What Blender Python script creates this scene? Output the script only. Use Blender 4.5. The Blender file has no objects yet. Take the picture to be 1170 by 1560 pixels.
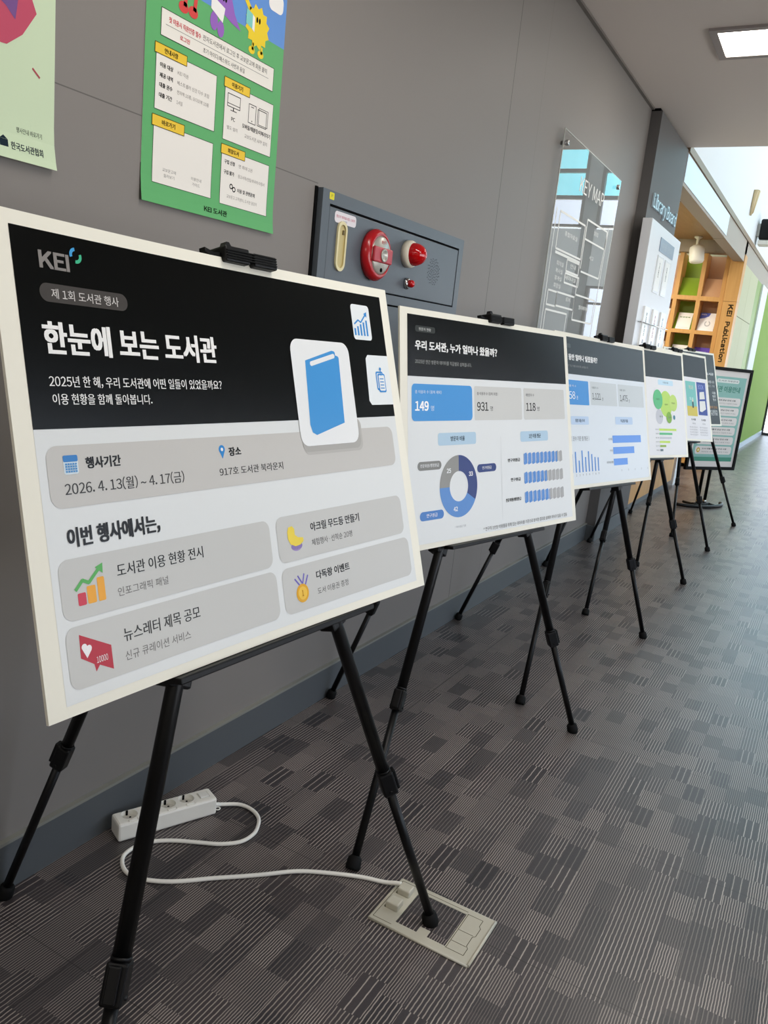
import bpy, bmesh, math, random
from mathutils import Vector, Matrix
from mathutils.geometry import tessellate_polygon
random.seed(7)
SC = bpy.context.scene
COL = SC.collection
PI = math.pi
V3 = Vector

# ------------------------------------------------------------------ camera
cam_d = bpy.data.cameras.new('camera')
cam_o = bpy.data.objects.new('camera', cam_d); COL.objects.link(cam_o)
RT = V3((0.865049, 0.491178, 0.102154)); UP = V3((-0.193023, 0.137905, 0.971455)); FW = V3((-0.463069, 0.860074, -0.214103))
m = Matrix((RT, UP, -FW)).transposed().to_4x4(); m.translation = V3((1.3088, 0.0, 1.2))
cam_o.matrix_world = m
cam_d.sensor_fit = 'VERTICAL'; cam_d.sensor_height = 24.0; cam_d.sensor_width = 18.0
cam_d.lens = 1220.0/1560.0*24.0; cam_d.clip_start = 0.02; cam_d.clip_end = 200
SC.camera = cam_o
# ------------------------------------------------------------------ colour management, world, lights
SC.view_settings.view_transform = 'Standard'; SC.view_settings.look = 'None'
SC.view_settings.gamma = 1; SC.view_settings.use_curve_mapping = False
SC.view_settings.exposure = 0.0
SC.cycles.use_denoising = True
SC.cycles.max_bounces = 10; SC.cycles.transparent_max_bounces = 12
SC.cycles.sample_clamp_indirect = 6.0
SC.cycles.caustics_reflective = False; SC.cycles.caustics_refractive = False
SKY = 3.5          # strength of the daylight outside
PANEL = 13.0       # emission of the visible ceiling panel
LAMP_W = 15.0      # watts of each unseen ceiling lamp added for light
w = bpy.data.worlds.new('sky'); SC.world = w; w.use_nodes = True
bgn = w.node_tree.nodes['Background']; bgn.inputs[1].default_value = SKY
_tc = w.node_tree.nodes.new('ShaderNodeTexCoord'); _sx = w.node_tree.nodes.new('ShaderNodeSeparateXYZ'); _rp = w.node_tree.nodes.new('ShaderNodeValToRGB')
w.node_tree.links.new(_tc.outputs['Generated'], _sx.inputs[0]); w.node_tree.links.new(_sx.outputs[2], _rp.inputs[0]); w.node_tree.links.new(_rp.outputs[0], bgn.inputs[0])
_rp.color_ramp.elements[0].position = 0.0; _rp.color_ramp.elements[0].color = (1.75, 1.66, 1.5, 1)      # brightened lower half of the world, added to light the ceiling from below
_rp.color_ramp.elements[1].position = 0.02; _rp.color_ramp.elements[1].color = (0.86, 0.94, 1.0, 1)

def area_lamp(name, loc, sx, sy, watts, col=(1, .96, .9)):
    l = bpy.data.lights.new(name, 'AREA'); l.shape = 'RECTANGLE'; l.size = sx; l.size_y = sy; l.energy = watts; l.color = col
    o = bpy.data.objects.new(name, l); COL.objects.link(o); o.location = loc; return o
for k, (x, y) in enumerate(((1.1, 1.25), (1.1, -1.75), (2.55, 1.25), (2.55, -1.75))):
    area_lamp('unseen_ceiling_lamp', (x, y, 2.69), 1.2, 0.3, LAMP_W*(1.6 if k == 1 else 1))  # lamps out of view, added to light the corridor, one of them boosted
area_lamp('alcove_fill_lamp', (-1.1, 7.2, 2.655), .5, .5, 55, (1, .92, .82)); area_lamp('alcove_fill_lamp', (-1.2, 9.0, 2.655), .5, .5, 55, (1, .92, .82))  # fill lamps added out of sight to brighten the alcove
def portal(loc, rot, sx, sy):
    l = bpy.data.lights.new('window_light', 'AREA'); l.shape = 'RECTANGLE'; l.size = sx; l.size_y = sy
    o = bpy.data.objects.new('window_light', l); COL.objects.link(o); o.location = loc; o.rotation_euler = rot; l.cycles.is_portal = True
portal((6.15, 12.3, 3.6), (0, PI/2, 0), 6.9, 12.1)
portal((3.45, 3.25, 1.15), (0, PI/2, 0), 1.6, 5.3)
portal((3.0, 18.55, 3.6), (-PI/2, 0, 0), 5.8, 6.9)

# ------------------------------------------------------------------ materials
def lin(h):
    h = h.lstrip('#'); c = [int(h[i:i+2], 16)/255 for i in (0, 2, 4)]
    return tuple((x/12.92 if x <= .04045 else ((x+.055)/1.055)**2.4) for x in c)+(1,)
MATS = {}
def mat(name, hexc, rough=.5, metal=0., spec=.5, emit=0, noise=0, trans=0):
    if name in MATS: return MATS[name]
    M = bpy.data.materials.new(name); M.use_nodes = True; nt = M.node_tree; b = nt.nodes['Principled BSDF']
    b.inputs['Base Color'].default_value = lin(hexc); b.inputs['Roughness'].default_value = rough
    b.inputs['Metallic'].default_value = metal; b.inputs['Specular IOR Level'].default_value = spec
    if emit: b.inputs['Emission Color'].default_value = lin(hexc); b.inputs['Emission Strength'].default_value = emit
    if noise:
        g = nt.nodes.new('ShaderNodeTexNoise'); g.inputs['Scale'].default_value = 180; g.inputs['Detail'].default_value = 3
        geo = nt.nodes.new('ShaderNodeNewGeometry'); nt.links.new(geo.outputs['Position'], g.inputs['Vector'])
        bp = nt.nodes.new('ShaderNodeBump'); bp.inputs['Strength'].default_value = noise; bp.inputs['Distance'].default_value = .001
        nt.links.new(g.outputs[0], bp.inputs['Height']); nt.links.new(bp.outputs[0], b.inputs['Normal'])
    MATS[name] = M; return M
def ink(h): return mat('print_'+h.lstrip('#'), h, rough=.24, spec=.2)
class NT:
    def __init__(s, M): s.t = M.node_tree
    def m(s, op, a, b=None, c=None):
        n = s.t.nodes.new('ShaderNodeMath'); n.operation = op
        for i, v in enumerate((a, b, c)):
            if v is None: continue
            if isinstance(v, (int, float)): n.inputs[i].default_value = v
            else: s.t.links.new(v, n.inputs[i])
        return n.outputs[0]
    def wn(s, x, y):
        c = s.t.nodes.new('ShaderNodeCombineXYZ'); n = s.t.nodes.new('ShaderNodeTexWhiteNoise'); n.noise_dimensions = '2D'
        for i, v in enumerate((x, y)):
            if isinstance(v, (int, float)): c.inputs[i].default_value = v
            else: s.t.links.new(v, c.inputs[i])
        s.t.links.new(c.outputs[0], n.inputs['Vector']); return n.outputs['Value'], n.outputs['Color']
    def mix(s, f, a, b):
        n = s.t.nodes.new('ShaderNodeMix'); n.data_type = 'RGBA'
        for i, v in ((0, f), (6, a), (7, b)):
            if isinstance(v, (int, float)): n.inputs[i].default_value = v
            elif isinstance(v, tuple): n.inputs[i].default_value = v
            else: s.t.links.new(v, n.inputs[i])
        return n.outputs[2]
    def noise(s, vec, scale, detail=2):
        n = s.t.nodes.new('ShaderNodeTexNoise'); n.inputs['Scale'].default_value = scale; n.inputs['Detail'].default_value = detail
        s.t.links.new(vec, n.inputs['Vector']); return n.outputs[0]
def posn(M):
    g = M.node_tree.nodes.new('ShaderNodeNewGeometry'); sp = M.node_tree.nodes.new('ShaderNodeSeparateXYZ')
    M.node_tree.links.new(g.outputs['Position'], sp.inputs[0]); return g.outputs['Position'], sp.outputs[0], sp.outputs[1], sp.outputs[2]

def make_carpet():
    M = mat('carpet', '#4a4648', rough=.42, spec=.5); n = NT(M); P, x, y, z = posn(M); b = M.node_tree.nodes['Principled BSDF']
    wob = n.noise(P, 60, 1)
    xw = n.m('ADD', x, n.m('MULTIPLY', n.m('SUBTRACT', wob, .5), .0022))
    cw = .052
    col = n.m('FLOOR', n.m('DIVIDE', x, cw)); rc, _ = n.wn(col, 3.7)
    row = n.m('FLOOR', n.m('ADD', n.m('DIVIDE', y, .098), n.m('MULTIPLY', rc, 7.3))); r, rcol = n.wn(col, row)
    col2 = n.m('FLOOR', n.m('DIVIDE', n.m('ADD', x, .017), .155)); row2 = n.m('FLOOR', n.m('DIVIDE', n.m('ADD', y, .03), .21)); r2, _ = n.wn(col2, row2)
    sp = M.node_tree.nodes.new('ShaderNodeSeparateXYZ'); M.node_tree.links.new(rcol, sp.inputs[0])
    g1 = n.m('LESS_THAN', r, .42); g2 = n.m('GREATER_THAN', r, .91)
    per = n.m('ADD', n.m('ADD', .0088, n.m('MULTIPLY', g1, -.0034)), n.m('MULTIPLY', g2, .0085))
    f = n.m('FRACT', n.m('DIVIDE', xw, per))
    s = n.m('LESS_THAN', n.m('MULTIPLY', f, per), n.m('ADD', .0016, n.m('MULTIPLY', sp.outputs[0], .0009)))
    fine = n.noise(P, 420, 2)
    s = n.m('MULTIPLY', s, n.m('ADD', .66, n.m('MULTIPLY', sp.outputs[1], .34)))
    low = n.m('LESS_THAN', sp.outputs[2], .2); s = n.m('MULTIPLY', s, n.m('SUBTRACT', 1.0, n.m('MULTIPLY', low, .62)))
    dark = n.mix(n.m('ADD', n.m('MULTIPLY', r2, .6), n.m('MULTIPLY', sp.outputs[2], .4)), lin('#323034'), lin('#4a4344'))
    c = n.mix(s, dark, lin('#b2a8a0'))
    c = n.mix(n.m('MULTIPLY', fine, .22), c, lin('#1d1b1c'))
    def seam(v, o): 
        return n.m('LESS_THAN', n.m('ABSOLUTE', n.m('SUBTRACT', n.m('FRACT', n.m('DIVIDE', n.m('SUBTRACT', v, o), .52)), .5)), .0016)
    sm = n.m('MAXIMUM', seam(x, 1.311-.26), seam(y, 1.405-.26))
    c = n.mix(n.m('MULTIPLY', sm, .7), c, lin('#151414'))
    M.node_tree.links.new(c, b.inputs['Base Color'])
    M.node_tree.links.new(n.m('ADD', .22, n.m('MULTIPLY', fine, .2)), b.inputs['Roughness'])
    bp = M.node_tree.nodes.new('ShaderNodeBump'); bp.inputs['Strength'].default_value = .16; bp.inputs['Distance'].default_value = .0012
    M.node_tree.links.new(n.m('ADD', s, n.m('MULTIPLY', fine, 1.2)), bp.inputs['Height']); M.node_tree.links.new(bp.outputs[0], b.inputs['Normal'])
    return M
CARPET = make_carpet()
def make_wall():
    M = mat('grey_wall_panel', '#857f7a', rough=.55, spec=.3); n = NT(M); P, x, y, z = posn(M); b = M.node_tree.nodes['Principled BSDF']
    def line(v, o, hw): return n.m('LESS_THAN', n.m('ABSOLUTE', n.m('SUBTRACT', v, o)), hw)
    s = n.m('MAXIMUM', line(y, 3.108, .0018), n.m('MULTIPLY', line(y, 3.43, .001), .5))
    hz = n.m('MULTIPLY', line(z, 1.576, .0012), n.m('LESS_THAN', y, 1.87)); s = n.m('MAXIMUM', s, n.m('MULTIPLY', hz, .7))
    s = n.m('MAXIMUM', s, n.m('MULTIPLY', line(y, -.1, .0018), 1.0))
    c = n.mix(n.m('MULTIPLY', n.noise(P, 2.5, 2), .12), lin('#85807c'), lin('#7a736c'))
    c = n.mix(n.m('MULTIPLY', s, .75), c, lin('#2a2826'))
    M.node_tree.links.new(c, b.inputs['Base Color']); return M
WALL = make_wall()
def make_wood(name, c1, c2, ax=2):
    M = mat(name, c1, rough=.45, spec=.35); n = NT(M); P, x, y, z = posn(M); b = M.node_tree.nodes['Principled BSDF']
    mp = M.node_tree.nodes.new('ShaderNodeMapping'); M.node_tree.links.new(P, mp.inputs[0])
    sc = [40, 40, 40]; sc[ax] = 3; mp.inputs['Scale'].default_value = sc
    c = n.mix(n.noise(mp.outputs[0], 1.0, 4), lin(c1), lin(c2)); M.node_tree.links.new(c, b.inputs['Base Color']); return M
WOOD = make_wood('honey_wood', '#d9a868', '#c08a48'); WOOD_X = make_wood('tan_wood_ceiling', '#a98a63', '#957650', 1)
def glass_mat(name, tint, refl=1.0, ior=1.5):
    M = bpy.data.materials.new(name); M.use_nodes = True; nt = M.node_tree; nt.nodes.clear()
    o = nt.nodes.new('ShaderNodeOutputMaterial'); mx = nt.nodes.new('ShaderNodeMixShader'); t = nt.nodes.new('ShaderNodeBsdfTransparent'); g = nt.nodes.new('ShaderNodeBsdfGlossy')
    f = nt.nodes.new('ShaderNodeFresnel'); f.inputs[0].default_value = ior
    t.inputs[0].default_value = tint; g.inputs['Roughness'].default_value = .0; g.inputs[0].default_value = (refl, refl, refl, 1)
    geo = nt.nodes.new('ShaderNodeNewGeometry'); iv = nt.nodes.new('ShaderNodeMath'); iv.operation = 'SUBTRACT'; iv.inputs[0].default_value = 1; nt.links.new(geo.outputs['Backfacing'], iv.inputs[1])
    ml = nt.nodes.new('ShaderNodeMath'); ml.operation = 'MULTIPLY'; nt.links.new(f.outputs[0], ml.inputs[0]); nt.links.new(iv.outputs[0], ml.inputs[1])
    nt.links.new(ml.outputs[0], mx.inputs[0]); nt.links.new(t.outputs[0], mx.inputs[1]); nt.links.new(g.outputs[0], mx.inputs[2]); nt.links.new(mx.outputs[0], o.inputs[0])
    MATS[name] = M; return M
ACRYLIC = glass_mat('clear_acrylic', (.96, .97, .97, 1), 1.0, 1.75)
PANE_C = glass_mat('cyan_tinted_pane', (.55, .92, .96, 1)); PANE_T = glass_mat('grey_tinted_pane', (.80, .84, .87, 1)); PANE_W = glass_mat('clear_pane', (.93, .95, 1, 1))
BLACK = mat('black_plastic', '#08080a', rough=.45, spec=.28); BLACKM = mat('black_metal_tube', '#060607', rough=.38, spec=.3)
RUBBER = mat('black_rubber', '#0a0a0a', rough=.7, spec=.2)
FOAM = mat('cream_foam_board', '#efecde', rough=.6, spec=.25)
BASEB = mat('dark_blue_grey_baseboard', '#565a5d', rough=.42, spec=.4); BASET = mat('grey_baseboard_edge', '#86867f', rough=.4)
CEIL = mat('taupe_ceiling', '#ebe1d8', rough=.75, spec=.2)
WHITEW = mat('white_plaster', '#e4e6e8', rough=.7, spec=.2); WPLAST = mat('white_plastic', '#f6f4ec', rough=.35)
CABINET = mat('blue_grey_painted_steel', '#555c63', rough=.38, spec=.45, noise=.08); GAP = mat('dark_gap', '#0c0c0d', rough=.9, spec=.1)
CREAM = mat('cream_plastic', '#e2d6a6', rough=.4); CREAMD = mat('cream_recess', '#c9b981', rough=.5)
RED = mat('red_gloss_plastic', '#b3141d', rough=.22, spec=.6); REDL = mat('red_lens', '#c3040c', rough=.12, spec=.7); PINKR = mat('red_satin_plastic', '#b8303c', rough=.4)
SILVER = mat('silver_plastic', '#b9b5ab', rough=.3, metal=.4); CHROME = mat('chrome', '#c8c8c8', rough=.15, metal=1)
PILLAR = mat('dark_grey_panel', '#646261', rough=.6, spec=.25)
BEIGE = mat('beige_panel', '#bdbc9b', rough=.6, spec=.2); GREEN = mat('lime_green_panel', '#8aa658', rough=.85, spec=.1); SHG = mat('green_shelf_back', '#83a31c', rough=.5)
PINKW = mat('pale_wood_back', '#cfa37c', rough=.5); TAUPE = mat('taupe_beam', '#a59a8e', rough=.6)
IVORY = mat('ivory_floor_box_plastic', '#c0bcac', rough=.35); FRAMEDK = mat('dark_window_frame', '#3b3d3f', rough=.4)
LTGREY = mat('light_grey_board', '#dfe2e6', rough=.4); PALEBL = mat('pale_blue_white_panel', '#e3eaf2', rough=.4)

# ------------------------------------------------------------------ mesh helpers
class MB:
    def __init__(s): s.bm = bmesh.new(); s.mats = []
    def mi(s, M):
        if M not in s.mats: s.mats.append(M)
        return s.mats.index(M)
    def _f(s, vs, k, smooth=False):
        try: f = s.bm.faces.new(vs)
        except ValueError: return None
        f.material_index = k; f.smooth = smooth; return f
    def box(s, x0, x1, y0, y1, z0, z1, M, bev=0, basis=None):
        k = s.mi(M); t = bmesh.new(); r = bmesh.ops.create_cube(t, size=1)
        for v in t.verts: v.co = V3(((x0+x1)/2+v.co.x*(x1-x0), (y0+y1)/2+v.co.y*(y1-y0), (z0+z1)/2+v.co.z*(z1-z0)))
        if bev: bmesh.ops.bevel(t, geom=t.edges[:], offset=bev, segments=2, affect='EDGES', profile=.5)
        s.join(t, k, basis); t.free(); return s
    def join(s, t, k, basis=None, smooth=None):
        mp = {}
        for v in t.verts:
            c = v.co
            if basis: o, a, b, n = basis; c = o+a*c.x+b*c.y+n*c.z
            mp[v] = s.bm.verts.new(c)
        for f in t.faces: s._f([mp[v] for v in f.verts], k, f.smooth if smooth is None else smooth)
    def prism(s, pts, M, vec):            # closed 3-D polygon swept by vec
        k = s.mi(M); a = [s.bm.verts.new(V3(p)) for p in pts]; b = [s.bm.verts.new(V3(p)+V3(vec)) for p in pts]; n = len(pts)
        tris = tessellate_polygon([[V3(p) for p in pts]])
        for t in tris: s._f([a[i] for i in t], k); s._f([b[i] for i in reversed(t)], k)
        for i in range(n): s._f([a[i], a[(i+1) % n], b[(i+1) % n], b[i]], k)
        return s
    def tube(s, pts, r, M, seg=14, caps=True):
        k = s.mi(M); pts = [V3(p) for p in pts]; R = r if isinstance(r, (list, tuple)) else [r]*len(pts); rings = []; ref = None
        for i, p in enumerate(pts):
            d = (pts[min(i+1, len(pts)-1)]-pts[max(i-1, 0)]).normalized()
            if ref is None: ref = d.orthogonal().normalized()
            ref = (ref-d*ref.dot(d)).normalized(); b = d.cross(ref)
            rings.append([s.bm.verts.new(p+(ref*math.cos(2*PI*j/seg)+b*math.sin(2*PI*j/seg))*R[i]) for j in range(seg)])
        for i in range(len(rings)-1):
            for j in range(seg): s._f([rings[i][j], rings[i][(j+1) % seg], rings[i+1][(j+1) % seg], rings[i+1][j]], k, True)
        if caps: s._f(rings[0][::-1], k); s._f(rings[-1], k)
        return s
    def lathe(s, o, ax, prof, M, seg=28, sx=1.0):  # prof = [(radius, height)], ax = axis; sx squeezes one radius
        k = s.mi(M); o = V3(o); ax = V3(ax).normalized(); e1 = V3((0, 0, 1)) if abs(ax.z) < .9 else V3((1, 0, 0)); e1 = (e1-ax*e1.dot(ax)).normalized(); e2 = ax.cross(e1); rings = []
        for r, h in prof:
            rings.append([s.bm.verts.new(o+ax*h+(e1*math.cos(2*PI*j/seg)+e2*math.sin(2*PI*j/seg)*sx)*max(r, 1e-5)) for j in range(seg)])
        for i in range(len(rings)-1):
            for j in range(seg): s._f([rings[i][j], rings[i][(j+1) % seg], rings[i+1][(j+1) % seg], rings[i+1][j]], k, True)
        s._f(rings[0][::-1], k); s._f(rings[-1], k); return s
    def build(s, name, parent=None):
        bmesh.ops.recalc_face_normals(s.bm, faces=s.bm.faces[:])
        me = bpy.data.meshes.new(name); org = V3((0, 0, 0))
        if parent is not None: org = parent['_o'] if '_o' in parent else (0, 0, 0); org = V3(org)
        for v in s.bm.verts: v.co -= org
        s.bm.to_mesh(me); s.bm.free()
        for M in s.mats: me.materials.append(M)
        o = bpy.data.objects.new(name, me); COL.objects.link(o)
        if parent is not None: o.parent = parent; o['_o'] = tuple(org)
        return o
def tag(o, label=None, cat=None, group=None, kind=None):
    for k, v in (('label', label), ('category', cat), ('group', group), ('kind', kind)):
        if v: o[k] = v
    return o
def thing(name, loc, label, cat, group=None):
    o = bpy.data.objects.new(name, None); COL.objects.link(o); o.location = loc; o.empty_display_size = .05; o['_o'] = tuple(loc)
    return tag(o, label, cat, group)
def struct(name, mb): return tag(mb.build(name), kind='structure')
def ebox(*a, **k): return MB().box(*a, **k)

# ------------------------------------------------------------------ printed artwork: flat inks laid on a surface
_TX = {}; _GL = {}
def glyph(c):
    if c in _GL: return _GL[c]
    if c == 'I': _GL[c] = ([(.1, 0), (.19, 0), (.19, .733), (.1, .733)], [(0, 1, 2, 3)], True); return _GL[c]
    k = c
    if c.isascii() and (c.isalnum() or c in '?,.()!'): k = chr(ord(c)+0xFEE0)
    cu = bpy.data.curves.new('tmp', 'FONT'); cu.body = k; cu.size = 1; cu.resolution_u = 3; cu.fill_mode = 'FRONT'
    o = bpy.data.objects.new('tmp', cu); dg = bpy.context.evaluated_depsgraph_get(); me = o.to_mesh()
    vs = [tuple(v.co[:2]) for v in me.vertices]; fs = [tuple(p.vertices) for p in me.polygons]
    o.to_mesh_clear(); bpy.data.objects.remove(o); bpy.data.curves.remove(cu)
    _GL[c] = (vs, fs, k != c or c.isascii() or c == '·'); return _GL[c]
def text_mesh(s, bold=0):
    if s in _TX: return _TX[s]
    pen = 0; V, Fc = [], []
    for c in s:
        if c == ' ': pen += .26; continue
        vs, fs, prop = glyph(c); n0 = len(V)
        if prop: x0 = min(p[0] for p in vs); x1 = max(p[0] for p in vs); dx = pen+.045-x0; adv = x1-x0+.09
        else: dx = pen; adv = .92
        V += [(p[0]+dx, p[1]) for p in vs]; Fc += [tuple(i+n0 for i in f) for f in fs]; pen += adv
    _TX[s] = (V, Fc); return V, Fc
def rrect(u0, u1, v0, v1, r, seg=6):
    r = min(r, abs(u1-u0)/2-.01, abs(v1-v0)/2-.01); P = []
    for cx, cy, a in ((u1-r, v1-r, 0), (u0+r, v1-r, PI/2), (u0+r, v0+r, PI), (u1-r, v0+r, 3*PI/2)):
        for i in range(seg+1): t = a+PI/2*i/seg; P.append((cx+r*math.cos(t), cy+r*math.sin(t)))
    return P
def ell(cu, cv, ru, rv=None, n=40, a0=0, a1=2*PI):
    rv = rv or ru; return [(cu+ru*math.cos(a0+(a1-a0)*i/n), cv+rv*math.sin(a0+(a1-a0)*i/n)) for i in range(n)]
class Art:                                  # u, v in millimetres
    def __init__(s, surf, lift=.00022): s.surf = surf; s.lift = lift; s.bm = bmesh.new(); s.mats = []
    def mi(s, h):
        M = ink(h) if isinstance(h, str) else h
        if M not in s.mats: s.mats.append(M)
        return s.mats.index(M)
    def poly(s, pts, h, L=1):
        k = s.mi(h); vs = [s.bm.verts.new((p[0], p[1], L)) for p in pts]
        for t in tessellate_polygon([[V3((p[0], p[1], 0)) for p in pts]]):
            try: f = s.bm.faces.new([vs[i] for i in t]); f.material_index = k
            except ValueError: pass
    def rect(s, u0, u1, v0, v1, h, L=1, r=0): s.poly(rrect(u0, u1, v0, v1, r) if r else [(u0, v0), (u1, v0), (u1, v1), (u0, v1)], h, L)
    def circ(s, cu, cv, r, h, L=1, rv=None): s.poly(ell(cu, cv, r, rv), h, L)
    def line(s, pts, wd, h, L=2):
        for a, b in zip(pts, pts[1:]):
            d = (V3((*b, 0))-V3((*a, 0))).normalized()*wd/2; n = V3((-d.y, d.x, 0))
            s.poly([(a[0]-d.x*.3+n.x, a[1]-d.y*.3+n.y), (a[0]-d.x*.3-n.x, a[1]-d.y*.3-n.y), (b[0]+d.x*.3-n.x, b[1]+d.y*.3-n.y), (b[0]+d.x*.3+n.x, b[1]+d.y*.3+n.y)], h, L)
    def frame(s, u0, u1, v0, v1, wd, h, L=2): s.line([(u0, v0), (u1, v0), (u1, v1), (u0, v1), (u0, v0)], wd, h, L)
    def ring(s, cu, cv, r0, r1, a0, a1, h, L=2, n=36):
        a = [(cu+r1*math.sin(math.radians(a0+(a1-a0)*i/n)), cv+r1*math.cos(math.radians(a0+(a1-a0)*i/n))) for i in range(n+1)]
        b = [(cu+r0*math.sin(math.radians(a0+(a1-a0)*i/n)), cv+r0*math.cos(math.radians(a0+(a1-a0)*i/n))) for i in range(n+1)]
        for i in range(n): s.poly([a[i], a[i+1], b[i+1], b[i]], h, L)
    def text(s, t, u0, u1, v0, v1, h, L=3, bold=0.0, rot=0):
        k = s.mi(h); vs, fs = text_mesh(t, bold); xs = [p[0] for p in vs]; ys = [p[1] for p in vs]; x0, x1, y0, y1 = min(xs), max(xs), min(ys), max(ys)
        e = 1.1*bold*((u1-u0)/(y1-y0 if rot else x1-x0))            # bold: the strokes repeated a hair apart
        sh = [(0, 0)] if not bold else [(-e, 0), (e, 0), (0, 0)] if bold < .015 else [(-e, -e*.6), (e, -e*.6), (-e, e*.6), (e, e*.6), (0, 0)]
        for q_, (du, dv) in enumerate(sh):
            nv = []
            for x, y in vs:
                a = (x-x0)/(x1-x0); b = (y-y0)/(y1-y0)
                if rot: a, b = b, 1-a
                nv.append(s.bm.verts.new((u0+e+a*(u1-u0-2*e)+du, v0+e*.6+b*(v1-v0-1.2*e)+dv, L+.2*q_)))
            for f in fs:
                try: q = s.bm.faces.new([nv[i] for i in f]); q.material_index = k
                except ValueError: pass
    def build(s, name, parent=None, grid=0):
        bm = s.bm
        if grid:
            for ax in (0, 1):
                c = [v.co[ax] for v in bm.verts]; g = math.ceil(min(c)/grid)*grid
                while g < max(c):
                    no = V3((0, 0, 0)); no[ax] = 1; co = V3((0, 0, 0)); co[ax] = g+.0137
                    bmesh.ops.bisect_plane(bm, geom=bm.verts[:]+bm.edges[:]+bm.faces[:], plane_co=co, plane_no=no); g += grid
        org = V3(parent['_o']) if parent is not None and '_o' in parent else V3((0, 0, 0))
        s0 = s.surf
        # all inks must face the reader
        bm.normal_update()
        for f in bm.faces:
            if f.normal.z < 0: f.normal_flip()
        p, q, r_ = s0(0, 0, 0), s0(1, 0, 0), s0(0, 1, 0); nrm = (q-p).cross(r_-p).normalized(); out = (s0(0, 0, 1)-p).normalized()
        flip = nrm.dot(out) < 0
        for v in bm.verts: v.co = s0(v.co.x, v.co.y, v.co.z*s.lift)-org
        if flip: bmesh.ops.reverse_faces(bm, faces=bm.faces[:])
        me = bpy.data.meshes.new(name); bm.to_mesh(me); bm.free()
        for M in s.mats: me.materials.append(M)
        o = bpy.data.objects.new(name, me); COL.objects.link(o)
        if parent is not None: o.parent = parent; o['_o'] = tuple(org)
        return o

# ================================================================== SETTING
struct('floor', ebox(-1.6, 6.4, -3.2, 19.2, -.1, 0, CARPET))
struct('wall_left', ebox(-.15, 0, -3.2, 5.29, 0, 2.85, WALL))
mb = ebox(0, .012, -3.2, 5.285, 0, .108, BASEB); mb.box(0, .014, -3.2, 5.285, .108, .115, BASET); struct('baseboard_left', mb)
struct('ceiling', ebox(-.15, 3.4, -3.2, 6.24, 2.7, 3.3, CEIL))
struct('trim_1', ebox(0, .018, -3.2, 5.285, 2.688, 2.699, mat('grey_ceiling_trim', '#77716b', rough=.5)))
mb = MB(); RW = mat('light_right_wall', '#a9a59e', rough=.6)
for a in ((-3.2, 6.24, 0, .35), (-3.2, 6.24, 1.95, 2.7), (-3.2, .6, .35, 1.95), (5.9, 6.24, .35, 1.95)): mb.box(3.2, 3.4, a[0], a[1], a[2], a[3], RW)
struct('wall_right', mb)
struct('wall_back', ebox(-.15, 3.4, -3.4, -3.2, 0, 2.7, mat('light_back_wall', '#b9b5ad', rough=.6)))
# the pilaster beyond the posters, with a dark shadow gap at the ceiling
mb = ebox(-.15, .066, 5.29, 6.235, 0, 2.682, PILLAR); mb.box(-.15, .05, 5.3, 6.23, 2.682, 2.7, GAP); struct('wall_pilaster', mb)
mb = ebox(.066, .074, 5.282, 6.235, 0, .105, BASEB); mb.box(.0, .074, 5.274, 5.29, 0, .105, BASEB); struct('baseboard_pilaster', mb)
# taller hall beyond the corridor
struct('wall_upper', ebox(-.2, .066, 6.24, 18.5, 2.72, 7.2, WHITEW))
struct('wall_corridor_end', ebox(3.2, 6.4, 6.04, 6.24, 0, 7.2, WHITEW))
struct('wall_over_corridor', ebox(-.2, 3.2, 6.1, 6.24, 3.3, 7.2, WHITEW))
struct('ceiling_hall', ebox(-.2, 6.4, 6.0, 18.7, 7.2, 7.4, WHITEW))
struct('trim_2', ebox(-.1, .078, 6.235, 18.4, 2.672, 2.722, mat('brown_trim', '#8a7257', rough=.5)))
struct('wall_fascia', ebox(-.05, .064, 8.69, 18.3, 2.45, 2.672, TAUPE))
struct('trim_3', ebox(-.05, .064, 6.236, 8.69, 2.452, 2.672, TAUPE))
o = ebox(.064, .07, 6.24, 8.66, 2.475, 2.662, PALEBL).build('transom_panel'); tag(o, 'long pale blue white panel set in the fascia over the alcove', 'panel')
struct('ceiling_alcove', ebox(-1.6, -.02, 6.24, 10.42, 2.67, 2.76, WOOD_X))
struct('trim_4', ebox(-1.55, -.02, 8.03, 8.045, 2.666, 2.6705, mat('brown_joint', '#6e5538', rough=.6)))
struct('trim_beam', ebox(-1.6, .064, 10.33, 10.5, 2.53, 2.672, TAUPE))
struct('wall_alcove_left', ebox(-1.75, -1.6, 6.24, 10.9, 0, 2.8, BEIGE))
struct('wall_alcove_near', ebox(-1.6, -.15, 6.1, 6.24, 0, 2.8, PILLAR))
struct('wall_alcove_far', ebox(-1.6, .06, 10.75, 10.85, 0, 2.8, BEIGE))
# far left wall: beige panels, green strip, white post, big green panel
mb = MB(); 
for a, b in ((10.5, 11.3), (11.306, 12.2)): mb.box(-.1, .07, a, b, 1.86, 2.45, BEIGE); mb.box(-.1, .07, a, b, 0.09, 1.853, BEIGE)
mb.box(-.1, .062, 10.5, 12.2, 0, 2.45, mat('olive_joint', '#6d6845', rough=.7)); struct('wall_far_beige', mb)
struct('wall_far_green', ebox(-.1, .066, 12.2, 12.8, 0, 2.45, mat('olive_green_panel', '#7e9a45', rough=.5)))
struct('trim_5', ebox(-.1, .09, 12.8, 13.6, 0, 2.45, WHITEW))
struct('wall_far_lime', ebox(-.1, .06, 13.6, 18.4, 0, 2.45, GREEN))
struct('baseboard_far', ebox(.0, .075, 13.6, 18.35, 0, .09, mat('pale_blue_baseboard', '#b9c8d4', rough=.35)))

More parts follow.
